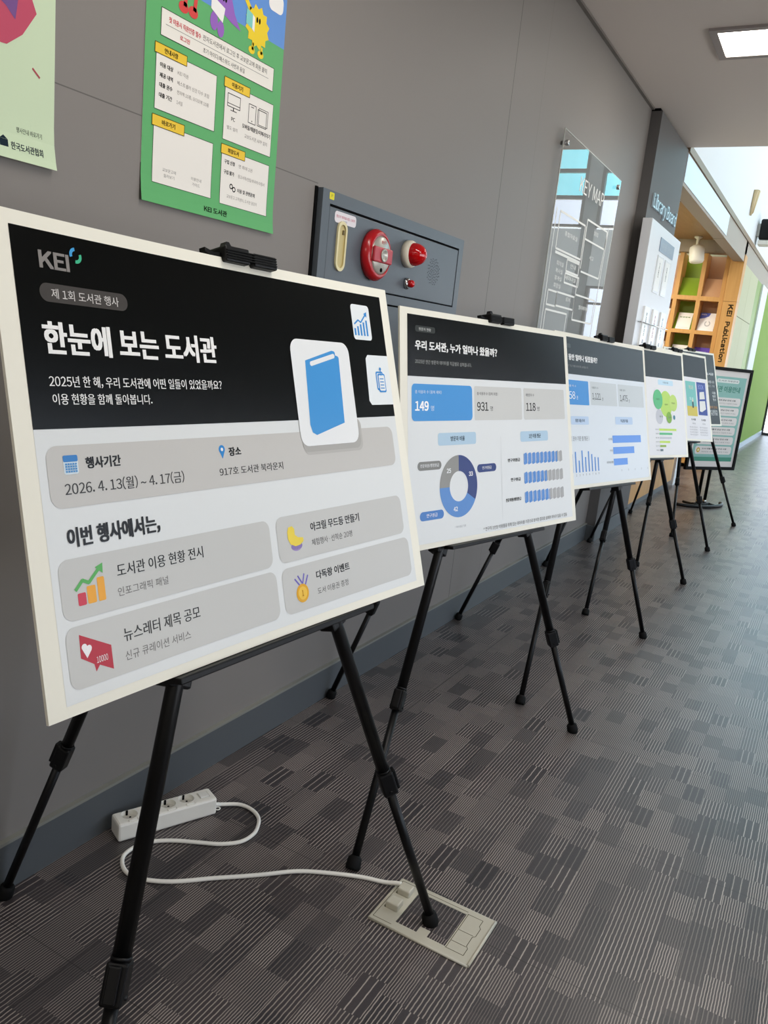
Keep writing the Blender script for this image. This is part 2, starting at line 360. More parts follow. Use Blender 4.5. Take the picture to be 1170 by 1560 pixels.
# ---- glazed end wall (y = 18.4) and glazed right side (x = 6)
def window(name, plane, a0, a1, rows, cols, tints, fr=.05):
    # rows: list of z intervals, cols: list of horizontal intervals
    f = MB(); root = tag(bpy.data.objects.new(name, None), kind='structure'); COL.objects.link(root); root['_o'] = (0, 0, 0)
    gl = {}
    zs = sorted({z for r in rows for z in r}); hs = sorted({h for c in cols for h in c})
    def B(mbx, h0, h1, z0, z1, d0, d1, M):
        if plane[0] == 'y': mbx.box(h0, h1, plane[1]+d0, plane[1]+d1, z0, z1, M)
        else: mbx.box(plane[1]+d0, plane[1]+d1, h0, h1, z0, z1, M)
    prev = None
    for (z0, z1), (z2, z3) in zip(rows, rows[1:]): B(f, a0, a1, z1, z2, -.04, .06, FRAMEDK)
    B(f, a0, a1, rows[0][0]-.05, rows[0][0], -.04, .06, FRAMEDK); B(f, a0, a1, rows[-1][1], rows[-1][1]+.05, -.04, .06, FRAMEDK)
    ce = [(a0, cols[0][0])]+[(c[1], d[0]) for c, d in zip(cols, cols[1:])]+[(cols[-1][1], a1)]
    for h0, h1 in ce: B(f, h0, h1, rows[0][0]-.05, rows[-1][1]+.05, -.05, .07, FRAMEDK)
    f.build('frame', root)
    for i, r in enumerate(rows):
        for j, c in enumerate(cols):
            p = MB(); B(p, c[0], c[1], r[0], r[1], 0, .008, tints[(i*2+j*3) % len(tints)]); p.build('pane', root)
    return root
struct('wall_end_band', ebox(-.2, 6.4, 18.34, 18.5, 2.75, 3.95, WHITEW))
struct('wall_end_pier', ebox(4.12, 4.42, 18.33, 18.5, 0, 7.2, mat('grey_pier', '#8b8f92', rough=.6)))
struct('wall_end_side', ebox(-.2, .02, 18.36, 18.5, 0, 3.0, mat('dark_end_jamb', '#47494b', rough=.5)))
tint = [PANE_C, PANE_W, PANE_C, PANE_C, PANE_W]
window('window_1', ('y', 18.4), .02, 4.12, [(.05, .72), (.86, 2.35), (2.4, 2.7)], [(.1, .95), (1.03, 1.95), (2.03, 2.95), (3.03, 4.05)], [PANE_W])
struct('wall_end_low', ebox(4.42, 6.4, 18.34, 18.5, 0, 2.75, WHITEW))
window('window_3', ('y', 18.4), .02, 4.12, [(4.05, 4.58), (4.66, 5.14), (5.22, 6.2), (6.28, 7.1)], [(.1, 1.35), (1.43, 2.7), (2.78, 4.05)], tint)
window('window_4', ('y', 18.4), 4.42, 6.3, [(4.05, 4.58), (4.66, 5.14), (5.22, 6.2), (6.28, 7.1)], [(4.5, 6.2)], [PANE_W, PANE_C, PANE_C])
window('window_5', ('x', 6.0), 6.3, 18.4, [(.1, 1.0), (1.1, 2.5), (2.6, 4.0), (4.1, 5.5), (5.6, 7.0)], [(6.4+1.2*i, 7.5+1.2*i) for i in range(10)], [PANE_T])

window('added_window_6', ('x', 3.3), .6, 5.9, [(.4, 1.9)], [(.7+1.3*i, 1.92+1.3*i) for i in range(4)], [PANE_W])  # unseen window, added to throw daylight onto the ceiling and left wall
# ---- recessed ceiling panel
cl = thing('ceiling_light', (1.1, 4.33, 2.7), 'bright rectangular panel light recessed in the taupe ceiling', 'ceiling light')
mb = MB()
for a in ((.48, 1.72, 4.14, 4.175), (.48, 1.72, 4.485, 4.52), (.48, .515, 4.175, 4.485), (1.685, 1.72, 4.175, 4.485)): mb.box(a[0], a[1], a[2], a[3], 2.688, 2.7005, mat('grey_light_frame', '#a39b98', rough=.5))
mb.build('frame', cl); ebox(.515, 1.685, 4.175, 4.485, 2.693, 2.6995, mat('light_diffuser', '#fffaf0', emit=PANEL)).build('diffuser', cl)

# ================================================================== POSTERS ON THE WALL
def wall_surf(curl_z=None, curl=.012, x0=.002):
    def f(u, v, off):
        x = x0
        if curl_z is not None: x += curl*max(0, (curl_z+.07-v/1000)/.07)**2 if v/1000 < curl_z+.07 else 0
        return V3((x+off, u/1000, v/1000))
    return f
ps = wall_surf(1.418, .006)
A = Art(ps); G0, G1 = '#68b274', '#6a98da'
A.rect(1244, 1681, 1418, 2040, G0, 0); A.rect(1244, 1681, 1839, 2040, G1, 1)
A.rect(1284, 1648, 1737, 1787, '#efebe2', 2); A.frame(1284, 1648, 1737, 1787, 1.2, '#2d3a2e', 3)
A.text('첫 이용시 직원인증 필수', 1305, 1398, 1766, 1777, '#d0263f', 3, .02); A.text('전자도서관에서 로그인 후 교보문고에 회원 클릭', 1404, 1622, 1767, 1778, '#2c2c2c', 3)
A.line([(1297, 1760), (1629, 1760)], .9, '#777777', 3); A.text('로그인', 1337, 1366, 1745, 1754, '#d0263f', 3, .02); A.text('초기 아이디/패스워드 사번과 동일', 1406, 1543, 1744, 1754, '#2c2c2c', 3)
for (tu0, tu1, tv0, tv1, pu0, pu1, pv0, pv1, t) in ((1270, 1360, 1702, 1721, 1274, 1453, 1599, 1712, '안내사항'), (1478, 1566, 1700, 1720, 1482, 1655, 1592, 1709, '이용기기'), (1269, 1361, 1567, 1588, 1274, 1452, 1459, 1574, '바로가기'), (1479, 1562, 1562, 1582, 1482, 1654, 1455, 1572, '희망도서')):
    A.rect(pu0, pu1, pv0, pv1, '#efebe4', 2); A.frame(pu0, pu1, pv0, pv1, 1.1, '#33453a', 3); A.rect(tu0, tu1, tv0, tv1, '#f0ca48', 4); A.frame(tu0, tu1, tv0, tv1, 1.2, '#4a3d12', 5)
    c = (tu0+tu1)/2; A.text(t, c-19, c+19, (tv0+tv1)/2-5, (tv0+tv1)/2+5, '#161616', 5, .02)
for t, v, q, q1 in (('이용 대상', 1680, 'KEI 직원', 1366), ('제공 내역', 1661, '베스트셀러 신간 다수 포함', 1432), ('대출 권수', 1643, '전자책 10종, 오디오북 10종', 1432), ('대출 기간', 1624, '14일', 1352)):
    A.text(t, 1285, 1322, v-1, v+8, '#1a1a1a', 3, .025); A.text(q, 1335, q1, v-1, v+7, '#8a8580', 3)
A.frame(1492, 1535, 1664, 1690, 1.6, '#2a2a2a', 3); A.line([(1492, 1670), (1535, 1670)], 1.4, '#2a2a2a', 3); A.line([(1513, 1664), (1513, 1658)], 3, '#2a2a2a', 3); A.line([(1503, 1657), (1524, 1657)], 1.6, '#2a2a2a', 3)
A.frame(1566, 1592, 1648, 1688, 1.6, '#2a2a2a', 3); A.line([(1574, 1683), (1584, 1683)], 1.6, '#2a2a2a', 3); A.circ(1579, 1653, 1.5, '#2a2a2a', 3)
A.frame(1599, 1632, 1649, 1684, 1.6, '#2a2a2a', 3); A.frame(1603, 1637, 1652, 1688, 1.4, '#4a4a4a', 3)
A.text('PC', 1507, 1520, 1636, 1644, '#1a1a1a', 3, .02); A.text('별도 설치', 1494, 1530, 1616, 1624, '#8a8580', 3); A.text('모바일/태블릿/이북리더기', 1546, 1650, 1631, 1641, '#1a1a1a', 3, .02); A.text('교보도서관 APP 설치', 1556, 1640, 1612, 1621, '#8a8580', 3)
A.text('교보문고에', 1303, 1342, 1485, 1492, '#77736e', 3); A.text('둘러보기', 1307, 1338, 1474, 1481, '#77736e', 3); A.text('이용안내', 1388, 1420, 1485, 1492, '#77736e', 3); A.text('가이드', 1392, 1416, 1474, 1481, '#77736e', 3)
for t, v, q, q1 in (('구입 신청', 1544, '연 최대 2권', 1592), ('구입 불가', 1522, '중고서적/전집/외국어/수험서', 1640)):
    A.text(t, 1492, 1528, v-1, v+8, '#1a1a1a', 3, .025); A.text(q, 1542, q1, v-1, v+7, '#8a8580', 3)
for c, k in ((1520, 1498), (1530, 1493)): A.ring(c, k, 3.5, 6, 0, 360, '#1a1a1a', 3, 20)
A.text('이용 및 관련문의', 1542, 1606, 1489, 1498, '#1a1a1a', 3, .025); A.text('교보문고 고객센터, 도서관 담당자', 1506, 1616, 1471, 1479, '#8a8580', 3)
A.text('KEI 도서관', 1430, 1507, 1428, 1441, '#16261a', 3, .02)
# simple plain figures: violet cone with a sheet of paper, yellow star shape, red shoes, white bubble
A.poly([(1430, 1826), (1426, 1880), (1452, 1905), (1478, 1900), (1500, 1850), (1522, 1824), (1490, 1830), (1466, 1838)], '#9a6bc0', 2); A.circ(1435, 1815, 12, '#9a6bc0', 3, 18); A.circ(1457, 1806, 11, '#9a6bc0', 3, 16); A.poly([(1424, 1862), (1424, 1836), (1462, 1820), (1468, 1850)], '#f2f0ee', 4)
for u in (1461, 1469): A.circ(u, 1868, 3, '#181818', 5, 6)
A.poly([(1579+(46 if i % 2 else 37)*math.cos(i*PI/12)*.95, 1852+(46 if i % 2 else 37)*math.sin(i*PI/12)) for i in range(24)], '#f0d23c', 3); A.line([(1550, 1880), (1536, 1894)], 12, '#f0d23c', 3)
for u in (1566, 1598): A.line([(u, 1815), (u, 1802)], 7, '#f0d23c', 3); A.circ(u-3, 1800, 11, '#f0d23c', 3, 8)
A.poly([(1538, 1848), (1538, 1878), (1560, 1872), (1560, 1842)], '#86cfc8', 5); A.poly([(1560, 1842), (1560, 1872), (1568, 1868), (1568, 1838)], '#f4f2ee', 5)
for u in (1576, 1585): A.circ(u, 1866, 3, '#181818', 5, 6)
for u in (1344, 1372): A.circ(u, 1808, 14, '#d8504e', 3, 11); A.line([(u+4, 1812), (u+8, 1850)], 10, '#d8504e', 3)
A.rect(1614, 1668, 1905, 1945, '#f4f2ef', 3, 14)
po = thing('library_notice_poster', (.002, 1.46, 1.418), 'green paper poster with yellow tabs and white text panels', 'poster', None)
mb = MB(); mb.box(.0004, .0018, 1.244, 1.681, 1.49, 2.04, mat('poster_paper', '#dfe6dc', rough=.6)); mb.build('paper', po)
A.build('print', po, 30)
A = Art(wall_surf(1.428, .010)); A.rect(596, 1037, 1428, 2050, '#cfe0c0', 0)
A.poly([(820, 1700), (840, 1625), (900, 1603), (942, 1606), (972, 1630), (999, 1671), (990, 1690), (972, 1700), (930, 1730), (850, 1740)], '#c4576e', 2); A.poly([(900, 1720), (906, 1680), (940, 1664), (958, 1648), (962, 1672), (968, 1720)], '#7e5a92', 3)
A.line([(992, 1584), (1006, 1573)], 3.2, '#b5545f', 2); A.text('행사안내 바로가기', 960, 1011, 1474, 1483, '#2b3a31', 2, .01)
A.poly([(926, 1446), (926, 1458), (934, 1464), (942, 1458), (942, 1446)], '#22303a', 2); A.text('한국도서관협회', 947, 1011, 1444, 1457, '#22303a', 2, .03)
po = thing('library_association_poster', (.002, .82, 1.428), 'pale green paper poster with pink shape in the top left corner', 'poster')
mb = MB(); mb.box(.0004, .0018, .596, 1.037, 1.51, 2.05, mat('poster_paper', '#dfe6dc')); mb.build('paper', po); A.build('print', po, 30)

# ================================================================== FIRE CABINET
fc = thing('fire_hose_cabinet', (.0, 2.327, .7), 'blue grey steel fire hose cabinet set in the grey wall', 'fire cabinet')
mb = MB(); y0, y1, z0, z1 = 1.868, 2.79, .7, 1.566
for a in ((y0, y1, 1.532, z1), (y0, y0+.036, z0, 1.532), (y1-.036, y1, z0, 1.532), (y0+.036, y1-.036, 1.297, 1.326), (y0+.036, y1-.036, z0, z0+.04)): mb.box(0, .02, a[0], a[1], a[2], a[3], CABINET)
mb.box(.0, .010, y0+.03, y1-.03, z0+.02, 1.54, GAP); mb.build('frame', fc)
o = ebox(.0, .0035, y0-.012, y0, z0, z1+.002, GAP).build('side_shade_strip', fc)  # black strip painting the shade on the cabinet's left side
ap = ebox(.008, .0185, y0+.040, y1-.038, 1.330, 1.526, CABINET, bev=.002).build('alarm_panel', fc)
ld = ebox(.008, .0185, y0+.040, y1-.038, z0+.045, 1.292, CABINET, bev=.002).build('lower_door', fc)
A = Art(lambda u, v, off: V3((.0187+off, u/1000, v/1000)))
pts = []
for i in range(70):
    a = i*2.399; r = 48*math.sqrt((i+.5)/70); A.circ(2570+r*math.cos(a), 1430+r*.95*math.sin(a), 2.1, '#1d2226', 1)
A.build('speaker_holes', fc)
A = Art(lambda u, v, off: V3((.0187+off, u/1000, v/1000))); A.rect(1934, 2046, 1490, 1520, '#e6dfe2', 1, 10); A.text('발신기 위치표시등 스피커', 1942, 2038, 1503, 1511, '#c8506a', 2, .01); A.text('소화전', 1976, 1998, 1494, 1500, '#6a6a90', 2); A.build('label_sticker', fc)
A = Art(lambda u, v, off: V3((.0202+off, u/1000, v/1000))); A.rect(1899, 1922, 1543, 1561, '#e2d81c', 1, 3); A.text('P', 1907, 1914, 1549, 1556, '#8a8410', 2, .01); A.build('yellow_sticker', fc)
def stadium(yc, zc, hw, hh, n=12): return [(yc+hw*math.cos(t), zc+(hh-hw)+hw*math.sin(t)) for t in [PI*i/n for i in range(n+1)]]+[(yc+hw*math.cos(t), zc-(hh-hw)+hw*math.sin(t)) for t in [PI+PI*i/n for i in range(n+1)]]
oo = stadium(1.974, 1.430, .024, .067); ii = stadium(1.974, 1.430, .016, .058); mb = MB(); k = mb.mi(CREAM); k2 = mb.mi(CREAMD)
def rg(P, x): return [mb.bm.verts.new((x, a, b)) for a, b in P]
R0, R1, R2, R3 = rg(oo, .018), rg(oo, .024), rg(ii, .024), rg(ii, .0195); n = len(oo)
for a, b, kk in ((R0, R1, k), (R1, R2, k), (R2, R3, k2)):
    for i in range(n): mb._f([a[i], a[(i+1) % n], b[(i+1) % n], b[i]], kk, False)
mb._f(R3, k2); mb.box(.0195, .023, 1.978, 1.985, 1.462, 1.474, mat('brown_latch', '#6b5a2c')); mb.build('pull_handle', fc)
al = MB().lathe((.018, 2.157, 1.431), (1, 0, 0), [(.073, 0), (.075, .012), (.068, .024), (.058, .030), (.055, .026), (.055, .02)], RED, 40).build('alarm_call_point', fc)
mb = MB().lathe((.018, 2.157, 1.431), (1, 0, 0), [(.056, .015), (.056, .027), (.050, .032), (.001, .036)], SILVER, 40); mb.build('silver_face', al)
mb = MB(); mb.box(.046, .057, 2.157-.054, 2.157+.054, 1.431-.022, 1.431+.022, PINKR, bev=.004); mb.build('red_band', al)
mb = MB().lathe((.056, 2.157, 1.431), (1, 0, 0), [(.019, 0), (.019, .004), (.015, .005), (.013, .002), (.001, .001)], SILVER, 24); mb.build('push_button', al)
mb = MB().lathe((.0505, 2.157, 1.389), (1, 0, 0), [(.006, 0), (.006, .002), (.001, .0025)], GAP, 14); mb.build('phone_jack', al)
A = Art(lambda u, v, off: V3((.0525+off, u/1000, v/1000))); A.text('발신기', 2145, 2171, 1464, 1473, '#c4202c', 1, .02); A.build('red_lettering', al)
il = MB().lathe((.018, 2.368, 1.462), (1, 0, 0), [(.042, 0), (.043, .016), (.039, .024), (.034, .026)], mat('cream_lamp_ring', '#e5dfcb', rough=.35), 32).build('indicator_lamp', fc)
MB().lathe((.04, 2.368, 1.462), (1, 0, 0), [(.0355, 0)]+[(.0355*math.cos(t), .006+.042*math.sin(t)) for t in [PI/2*k/10 for k in range(11)]], REDL, 36).build('red_dome', il)
pl = MB().lathe((.018, 2.382, 1.372), (1, 0, 0), [(.018, 0), (.018, .008), (.015, .012), (.013, .013)], CHROME, 24).build('pilot_lamp', fc)
MB().lathe((.03, 2.382, 1.372), (1, 0, 0), [(.0125, 0), (.012, .012), (.008, .018), (.001, .02)], REDL, 20).build('red_lens', pl)

# ================================================================== ACRYLIC KEY MAP
ac = thing('acrylic_floor_map', (.028, 4.2, 1.12), 'clear acrylic key map panel standing off the grey wall', 'wall sign')
XA = .03
mb = MB(); k = mb.mi(ACRYLIC); P = [(3.690, 1.1), (4.61, 1.1), (4.745, 2.172), (3.698, 2.180)]; P = [(3.690, 1.1), (4.70, 1.1), (4.748, 2.172), (3.697, 2.178)]
mb.prism([(XA-.006, a, b) for a, b in P], ACRYLIC, (.006, 0, 0)); mb.build('acrylic_panel', ac)
EDGE = mat('frosted_edge', '#c9cdc9', rough=.5)
mb = MB()
for a, b in zip(P, P[1:]+P[:1]): mb.tube([(XA-.003, *a), (XA-.003, *b)], .0034, EDGE, 6)
mb.build('polished_edge', ac)
for y, z in ((3.745, 2.13), (4.70, 2.13), (3.745, 1.16), (4.65, 1.16)):
    MB().lathe((0, y, z), (1, 0, 0), [(.009, 0), (.009, XA-.006), (.013, XA-.005), (.013, XA+.007), (.008, XA+.009)], CHROME, 18).build('standoff', ac)
ETCH = mat('white_etched_line', '#e4e4df', rough=.6)
A = Art(lambda u, v, off: V3((XA+.0004+off, u/1000, v/1000)))
A.text('KEY MAP', 4020, 4460, 1978, 2045, ETCH, 1)
def er(u0, u1, v0, v1, wd=9): A.frame(u0, u1, v0, v1, wd, ETCH, 1)
er(3785, 4200, 1680, 1845); er(4226, 4614, 1786, 1880); A.line([(4220, 1845), (4220, 1640)], 9, ETCH, 1); A.line([(4236, 1626), (4583, 1626)], 9, ETCH, 1); A.line([(4625, 1880), (4583, 1626)], 9, ETCH, 1)
A.line([(3790, 1664), (4195, 1664)], 12, ETCH, 1); er(3985, 4195, 1600, 1655); er(3985, 4221, 1545, 1590); er(3763, 3900, 1423, 1490); er(3902, 4195, 1428, 1492); er(4202, 4574, 1380, 1507); A.line([(4200, 1590), (4200, 1420)], 9, ETCH, 1)
A.line([(3730, 1850), (3730, 1250)], 7, ETCH, 1); A.line([(4635, 1900), (4590, 1250)], 9, ETCH, 1); er(3765, 4100, 1200, 1400)
for t, u, v, wd in (('종합자료실', 3890, 1752, 210), ('열람실', 4370, 1826, 80), ('서고', 4350, 1700, 80), ('안내', 4050, 1620, 90), ('로비', 4050, 1460, 80), ('엘리베이터', 4290, 1440, 180), ('세미나실', 3990, 1560, 180)): A.text(t, u, u+wd, v, v+22, ETCH, 1)
for k in range(4): A.text(('회의실', '복사실', '휴게실', '화장실')[k], 3830, 3940, 1610-34*k, 1632-34*k, ETCH, 1)
A.build('etched_plan', ac)

# ================================================================== EASELS AND BOARDS
W2, H2 = .4205, .297
class Board:
    def __init__(s, q):
        s.c = V3(q[:3]); yaw, t, ro = q[3:6]; s.tw, s.bow = q[6], q[7]
        d = V3((math.sin(yaw), math.cos(yaw), 0)); fr = V3((math.cos(yaw), -math.sin(yaw), 0)); up = V3((0, 0, 1))*math.cos(t)-fr*math.sin(t)
        s.d = d*math.cos(ro)+up*math.sin(ro); s.u = up*math.cos(ro)-d*math.sin(ro); s.n = s.d.cross(s.u)
        if s.n.dot(fr) < 0: s.n = -s.n
        s.flipn = s.d.cross(s.u).dot(s.n)
    def at(s, u, v, off=0):     # u mm from the left edge, v mm from the middle
        a = (u/1000-W2); b = v/1000; su, sv = a/W2, b/H2
        return s.c+s.d*a+s.u*b+s.n*((s.tw*su*sv+s.bow*(su*su-1))*s.flipn+off)
QB = [(0.5475, 1.002, 1.005, 0.0598, 0.2545, -0.006, -0.0096, 0.0111), (0.5033, 2.1104, 0.9779, 0.2108, 0.1877, -0.0008, -0.0122, -0.0002),
      (0.502, 3.3371, 0.9869, 0.1799, 0.2423, -0.022, 0, 0), (0.4391, 4.4935, 0.9944, 0.2801, 0.2585, -0.0201, 0, 0),
      (0.4009, 5.5838, 1.0147, 0.3233, 0.2993, -0.0321, 0, 0), (0.3211, 6.6906, 1.05, 0.3007, 0.3086, -0.0048, 0, 0)]
BOARDS = [Board(q) for q in QB]
BLAB = ['large white foam board headed with the library title, nearest the camera', 'white foam board with a blue and grey donut chart', 'white foam board with blue bar charts beside the donut chart board',
        'white foam board with green overlapping circles', 'white foam board with teal and blue book covers', 'dark printed foam board, farthest in the easel row']
def foam(i):
    B = BOARDS[i]; r = thing('display_board', B.at(420, -297), BLAB[i], 'display board', 'exhibition boards on easels')
    mb = MB(); k = mb.mi(FOAM); nu, nv = 24, 18
    F_ = [[mb.bm.verts.new(B.at(841*a/nu, -297+594*b/nv, 0)) for b in range(nv+1)] for a in range(nu+1)]; K_ = [[mb.bm.verts.new(B.at(841*a/nu, -297+594*b/nv, -.005)) for b in range(nv+1)] for a in range(nu+1)]
    for a in range(nu):
        for b in range(nv):
            mb._f([F_[a][b], F_[a+1][b], F_[a+1][b+1], F_[a][b+1]], k); mb._f([K_[a][b], K_[a][b+1], K_[a+1][b+1], K_[a+1][b]], k)
    for a in range(nu): mb._f([F_[a][0], K_[a][0], K_[a+1][0], F_[a+1][0]], k); mb._f([F_[a][nv], F_[a+1][nv], K_[a+1][nv], K_[a][nv]], k)
    for b in range(nv): mb._f([F_[0][b], F_[0][b+1], K_[0][b+1], K_[0][b]], k); mb._f([F_[nu][b], K_[nu][b], K_[nu][b+1], F_[nu][b+1]], k)
    mb.build('foam_core', r); return r, B
WH, HD = '#e3e6e6', '#070807'
def sheet(B, u0=28, u1=821, v0=-283, v1=282, c=WH): A = Art(B.at); A.rect(u0, u1, v0, v1, c, 1); return A
# ---- board one
r, B = foam(0); A = sheet(B, 26, 816, -283, 280, '#dfe2e2'); A.rect(26, 816, 47, 280, HD, 2)
A.text('KEI', 61, 104, 236, 256.5, '#8c8885', 4, .03); A.ring(115, 258, 5, 9, 250, 355, '#4aa0d8', 4, 14); A.ring(115, 257, 5, 9, 70, 190, '#48b98e', 4, 14)
A.rect(57, 190, 197, 219, '#4b4846', 3, 11); A.text('제 1회 도서관 행사', 73, 175, 201.5, 213.5, '#d9d6d3', 4, .004)
A.text('한눈에 보는 도서관', 54, 350, 135, 174, '#f4f4f2', 4, .035)
A.text('2025년 한 해, 우리 도서관에 어떤 일들이 있었을까요?', 55, 352, 96, 110.5, '#eeeeec', 4, .012); A.text('이용 현황을 함께 돌아봅니다.', 57, 213, 75.5, 89, '#eeeeec', 4, .012)
A.rect(715, 773, 193, 259, '#e9eef0', 3, 7)
for k in range(5): A.rect(719+9.6*k, 724+9.6*k, 201, 214+4.2*k, '#3f8fd6', 4)
A.line([(721, 222), (734, 230), (742, 226), (760, 242)], 3, '#3f8fd6', 4); A.poly([(754, 243), (764, 247), (763, 236)], '#3f8fd6', 4)
A.poly([(745, 70)]+[(745-4+0*i, 0) for i in range(0)]+[(816, 70), (816, 165), (750, 165), (743, 158), (738, 78)], '#e9eef0', 3)
A.rect(769, 793, 98, 134, '#3f8fd6', 4, 4); A.rect(772, 790.5, 101, 131, '#e9eef0', 5, 3); A.rect(774, 798, 94, 130, '#3f8fd6', 6, 4); A.rect(777, 795.5, 97, 127, '#e9eef0', 7, 3)
for k in range(4): A.line([(780, 120-6*k), (792, 120-6*k)], 1.8, '#3f8fd6', 8)
A.line([(785, 126), (785, 141)], 2, '#3f8fd6', 8); A.circ(785, 139, 3, '#3f8fd6', 8)
A.rect(38, 799, -48, 27, '#c6c4c0', 3, 16)
A.rect(530, 700, -13, 46, '#b9b7b3', 4, 14); A.rect(528, 695, -8, 46, '#aeaca8', 5, 14)
A.rect(524, 690, 2, 184, '#ebedee', 7, 20)
A.poly([(560, 148), (638, 168), (645, 167), (657, 156), (651, 39), (568, 20), (557, 25), (553, 38)], '#4a98d8', 8); A.line([(576, 143), (641, 158.5)], 8, '#ebedee', 9); A.circ(576, 143, 4, '#ebedee', 9); A.circ(641, 158.5, 4, '#ebedee', 9); A.poly([(647, 168), (660, 170), (660, 157), (647, 160)], '#ebedee', 9)
A.rect(61, 82, -8, 13, '#d8e6ee', 4, 3); A.rect(61, 82, 7, 15, '#3a80c4', 5, 2)
for a in range(5):
    for b in range(4): A.rect(63.2+3.5*a, 65.8+3.5*a, -5.8+3.0*b, -3.6+3.0*b, '#4a90cc', 6)
A.text('행사기간', 93, 148, -3, 11.5, '#151515', 4, .035); A.text('2026. 4. 13(월) ~ 4. 17(금)', 59, 255, -34, -17, '#3c3a39', 4, .012)
A.circ(336, 8, 6.5, '#2f86cc', 4); A.poly([(330, 6), (342, 6), (336, -6)], '#2f86cc', 4); A.circ(336, 8, 2.6, '#e8eeee', 5); A.text('장소', 350, 377, -3, 10.5, '#151515', 4, .035); A.text('917호 도서관 북라운지', 326, 471, -31.5, -19, '#2c2b2a', 4, .012)
A.text('이번 행사에서는,', 54, 201, -97, -72, '#0c0c0c', 4, .035)
for u0, u1, v0, v1 in ((36, 420, -184, -109), (436, 796, -183, -108), (35, 423, -268, -191), (436, 804, -268, -192)): A.rect(u0, u1, v0, v1, '#c6c6c3', 3, 15)
A.text('도서관 이용 현황 전시', 121, 274, -144, -127, '#161616', 4, .012); A.text('인포그래픽 패널', 119, 204, -168.5, -157, '#6c6a68', 4)
A.text('뉴스레터 제목 공모', 120, 255, -228, -210, '#161616', 4, .012); A.text('신규 큐레이션 서비스', 119, 233, -252.5, -240, '#6c6a68', 4)
A.text('아크릴 무드등 만들기', 521, 659, -141.5, -126.5, '#161616', 4, .02); A.text('체험행사 · 선착순 20명', 520, 633, -166, -154.5, '#4a4846', 4)
A.text('다독왕 이벤트', 521, 614, -224, -209.5, '#161616', 4, .02); A.text('도서 이용권 증정', 520, 605, -249.5, -238.5, '#4a4846', 4)
for u0, u1, v1, c in ((59, 71, -152.5, '#cc3048'), (73, 86, -146, '#eda52a'), (89, 100, -138, '#eda52a')): A.rect(u0, u1, -168, v1, c, 4, 2)
A.line([(57, -148), (68, -137.5), (77, -142), (94, -127)], 4.5, '#55ad55', 5); A.poly([(88, -125), (100, -121), (99, -134)], '#55ad55', 5)
A.poly([(54, -202), (99, -226), (99, -257), (79, -246), (73, -253), (71, -243), (53, -231)], '#b50f30', 4); A.circ(59.5, -218.5, 4, '#f1eef0', 5); A.circ(66, -221.5, 4, '#f1eef0', 5); A.poly([(56, -220.5), (69.5, -224), (62, -233)], '#f1eef0', 5); A.text('10000', 75, 92, -243, -235, '#f1eef0', 5)
A.poly([(465, -127), (474, -126), (479, -131), (479, -141), (486, -146), (499, -148), (499, -154), (490, -159), (478, -160), (466, -155), (461, -146), (461, -134)], '#ecd24a', 5); A.circ(481, -160, 14, '#8a78b4', 4, 7); A.circ(481, -163, 11, '#a391c6', 4, 5)
for a, b in (((466, -213), (478, -227)), ((474, -209), (486, -227)), ((490, -208), (484, -224)), ((499, -212), (491, -226))): A.line([a, b], 3, '#6d63b8', 4)
A.circ(481.5, -239, 15.5, '#e0a51e', 5); A.circ(481.5, -239, 11, '#efc143', 6); A.text('1', 479.5, 483.5, -244, -234, '#b87c10', 7, .02)
A.build('print', r, 30)
# ---- board two
def header(A, v, u1=821): A.rect(28, u1, v, 282, HD, 2)
r, B = foam(1); A = sheet(B); header(A, 135)
A.rect(58, 140, 242, 257, '#3a3e3d', 3, 6); A.text('방문자 현황', 73, 122, 245.5, 253, '#c9cac6', 4, .004); A.text('우리 도서관, 누가 얼마나 왔을까?', 57, 426, 198, 222, '#f2f2f0', 4, .035); A.text('2025년 연간 방문자 데이터를 직급별로 살펴봅니다.', 57, 299, 166, 176, '#a5a7a4', 4)
A.rect(43, 300, 26, 117, '#4797da', 3, 12); A.rect(310, 550, 26, 117, '#cfcfcb', 3, 5); A.rect(562, 803, 26, 117, '#cfcfcb', 3, 5)
for u, t, n_, c1, c2, wd in ((56, '총 이용자 수 (중복 제외)', '149', '#d8e8f6', '#ffffff', 108), (322, '총 이용자 수 (중복 포함)', '931', '#5c5b59', '#393836', 102), (573, '재방문자 수', '118', '#5c5b59', '#393836', 48)):
    A.text(t, u, u+wd, 93, 102, c1, 4, .008); A.text(n_, u, u+54, 51, 75, c2, 4, .035 if n_ == '149' else .015); A.text('명', u+63, u+76, 51, 64, c1 if n_ == '149' else c2, 4)
A.rect(147, 314, -37, -5, '#b4cfe2', 3, 7); A.text('방문자 비율', 200, 262, -27, -14, '#2b3a48', 4, .02); A.rect(537, 693, -38, -8, '#b4cfe2', 3, 7); A.text('1인 이용 평균', 583, 650, -29, -16, '#2b3a48', 4, .02)
A.line([(434, -20), (434, -255)], 1, '#cfd3d4', 3)
A.ring(234, -146, 40, 82, 0, 119, '#37477f', 3); A.ring(234, -146, 40, 82, 119, 270, '#5f90cf', 3); A.ring(234, -146, 40, 82, 270, 360, '#93938f', 3)
for t, u, v in (('33', 278, -122), ('42', 209, -211), ('25', 182, -109)): A.text(t, u, u+18, v, v+12, '#f0f2f4', 4, .03)
for u0, u1, v0, v1, c, t in ((64, 160, -97, -75, '#83837f', '전문위원/행정원급'), (317, 408, -115, -93, '#37477f', '연구위원급'), (72, 168, -224, -201, '#4a80c6', '연구원급')): A.rect(u0, u1, v0, v1, c, 3, 11); A.text(t, (u0+u1)/2-(38 if len(t) > 6 else 22), (u0+u1)/2+(38 if len(t) > 6 else 22), v0+7, v1-6, '#eef0f2', 4, .01)
A.text('* 복수응답 기준', 214, 262, -256, -250, '#9fa3a5', 4)
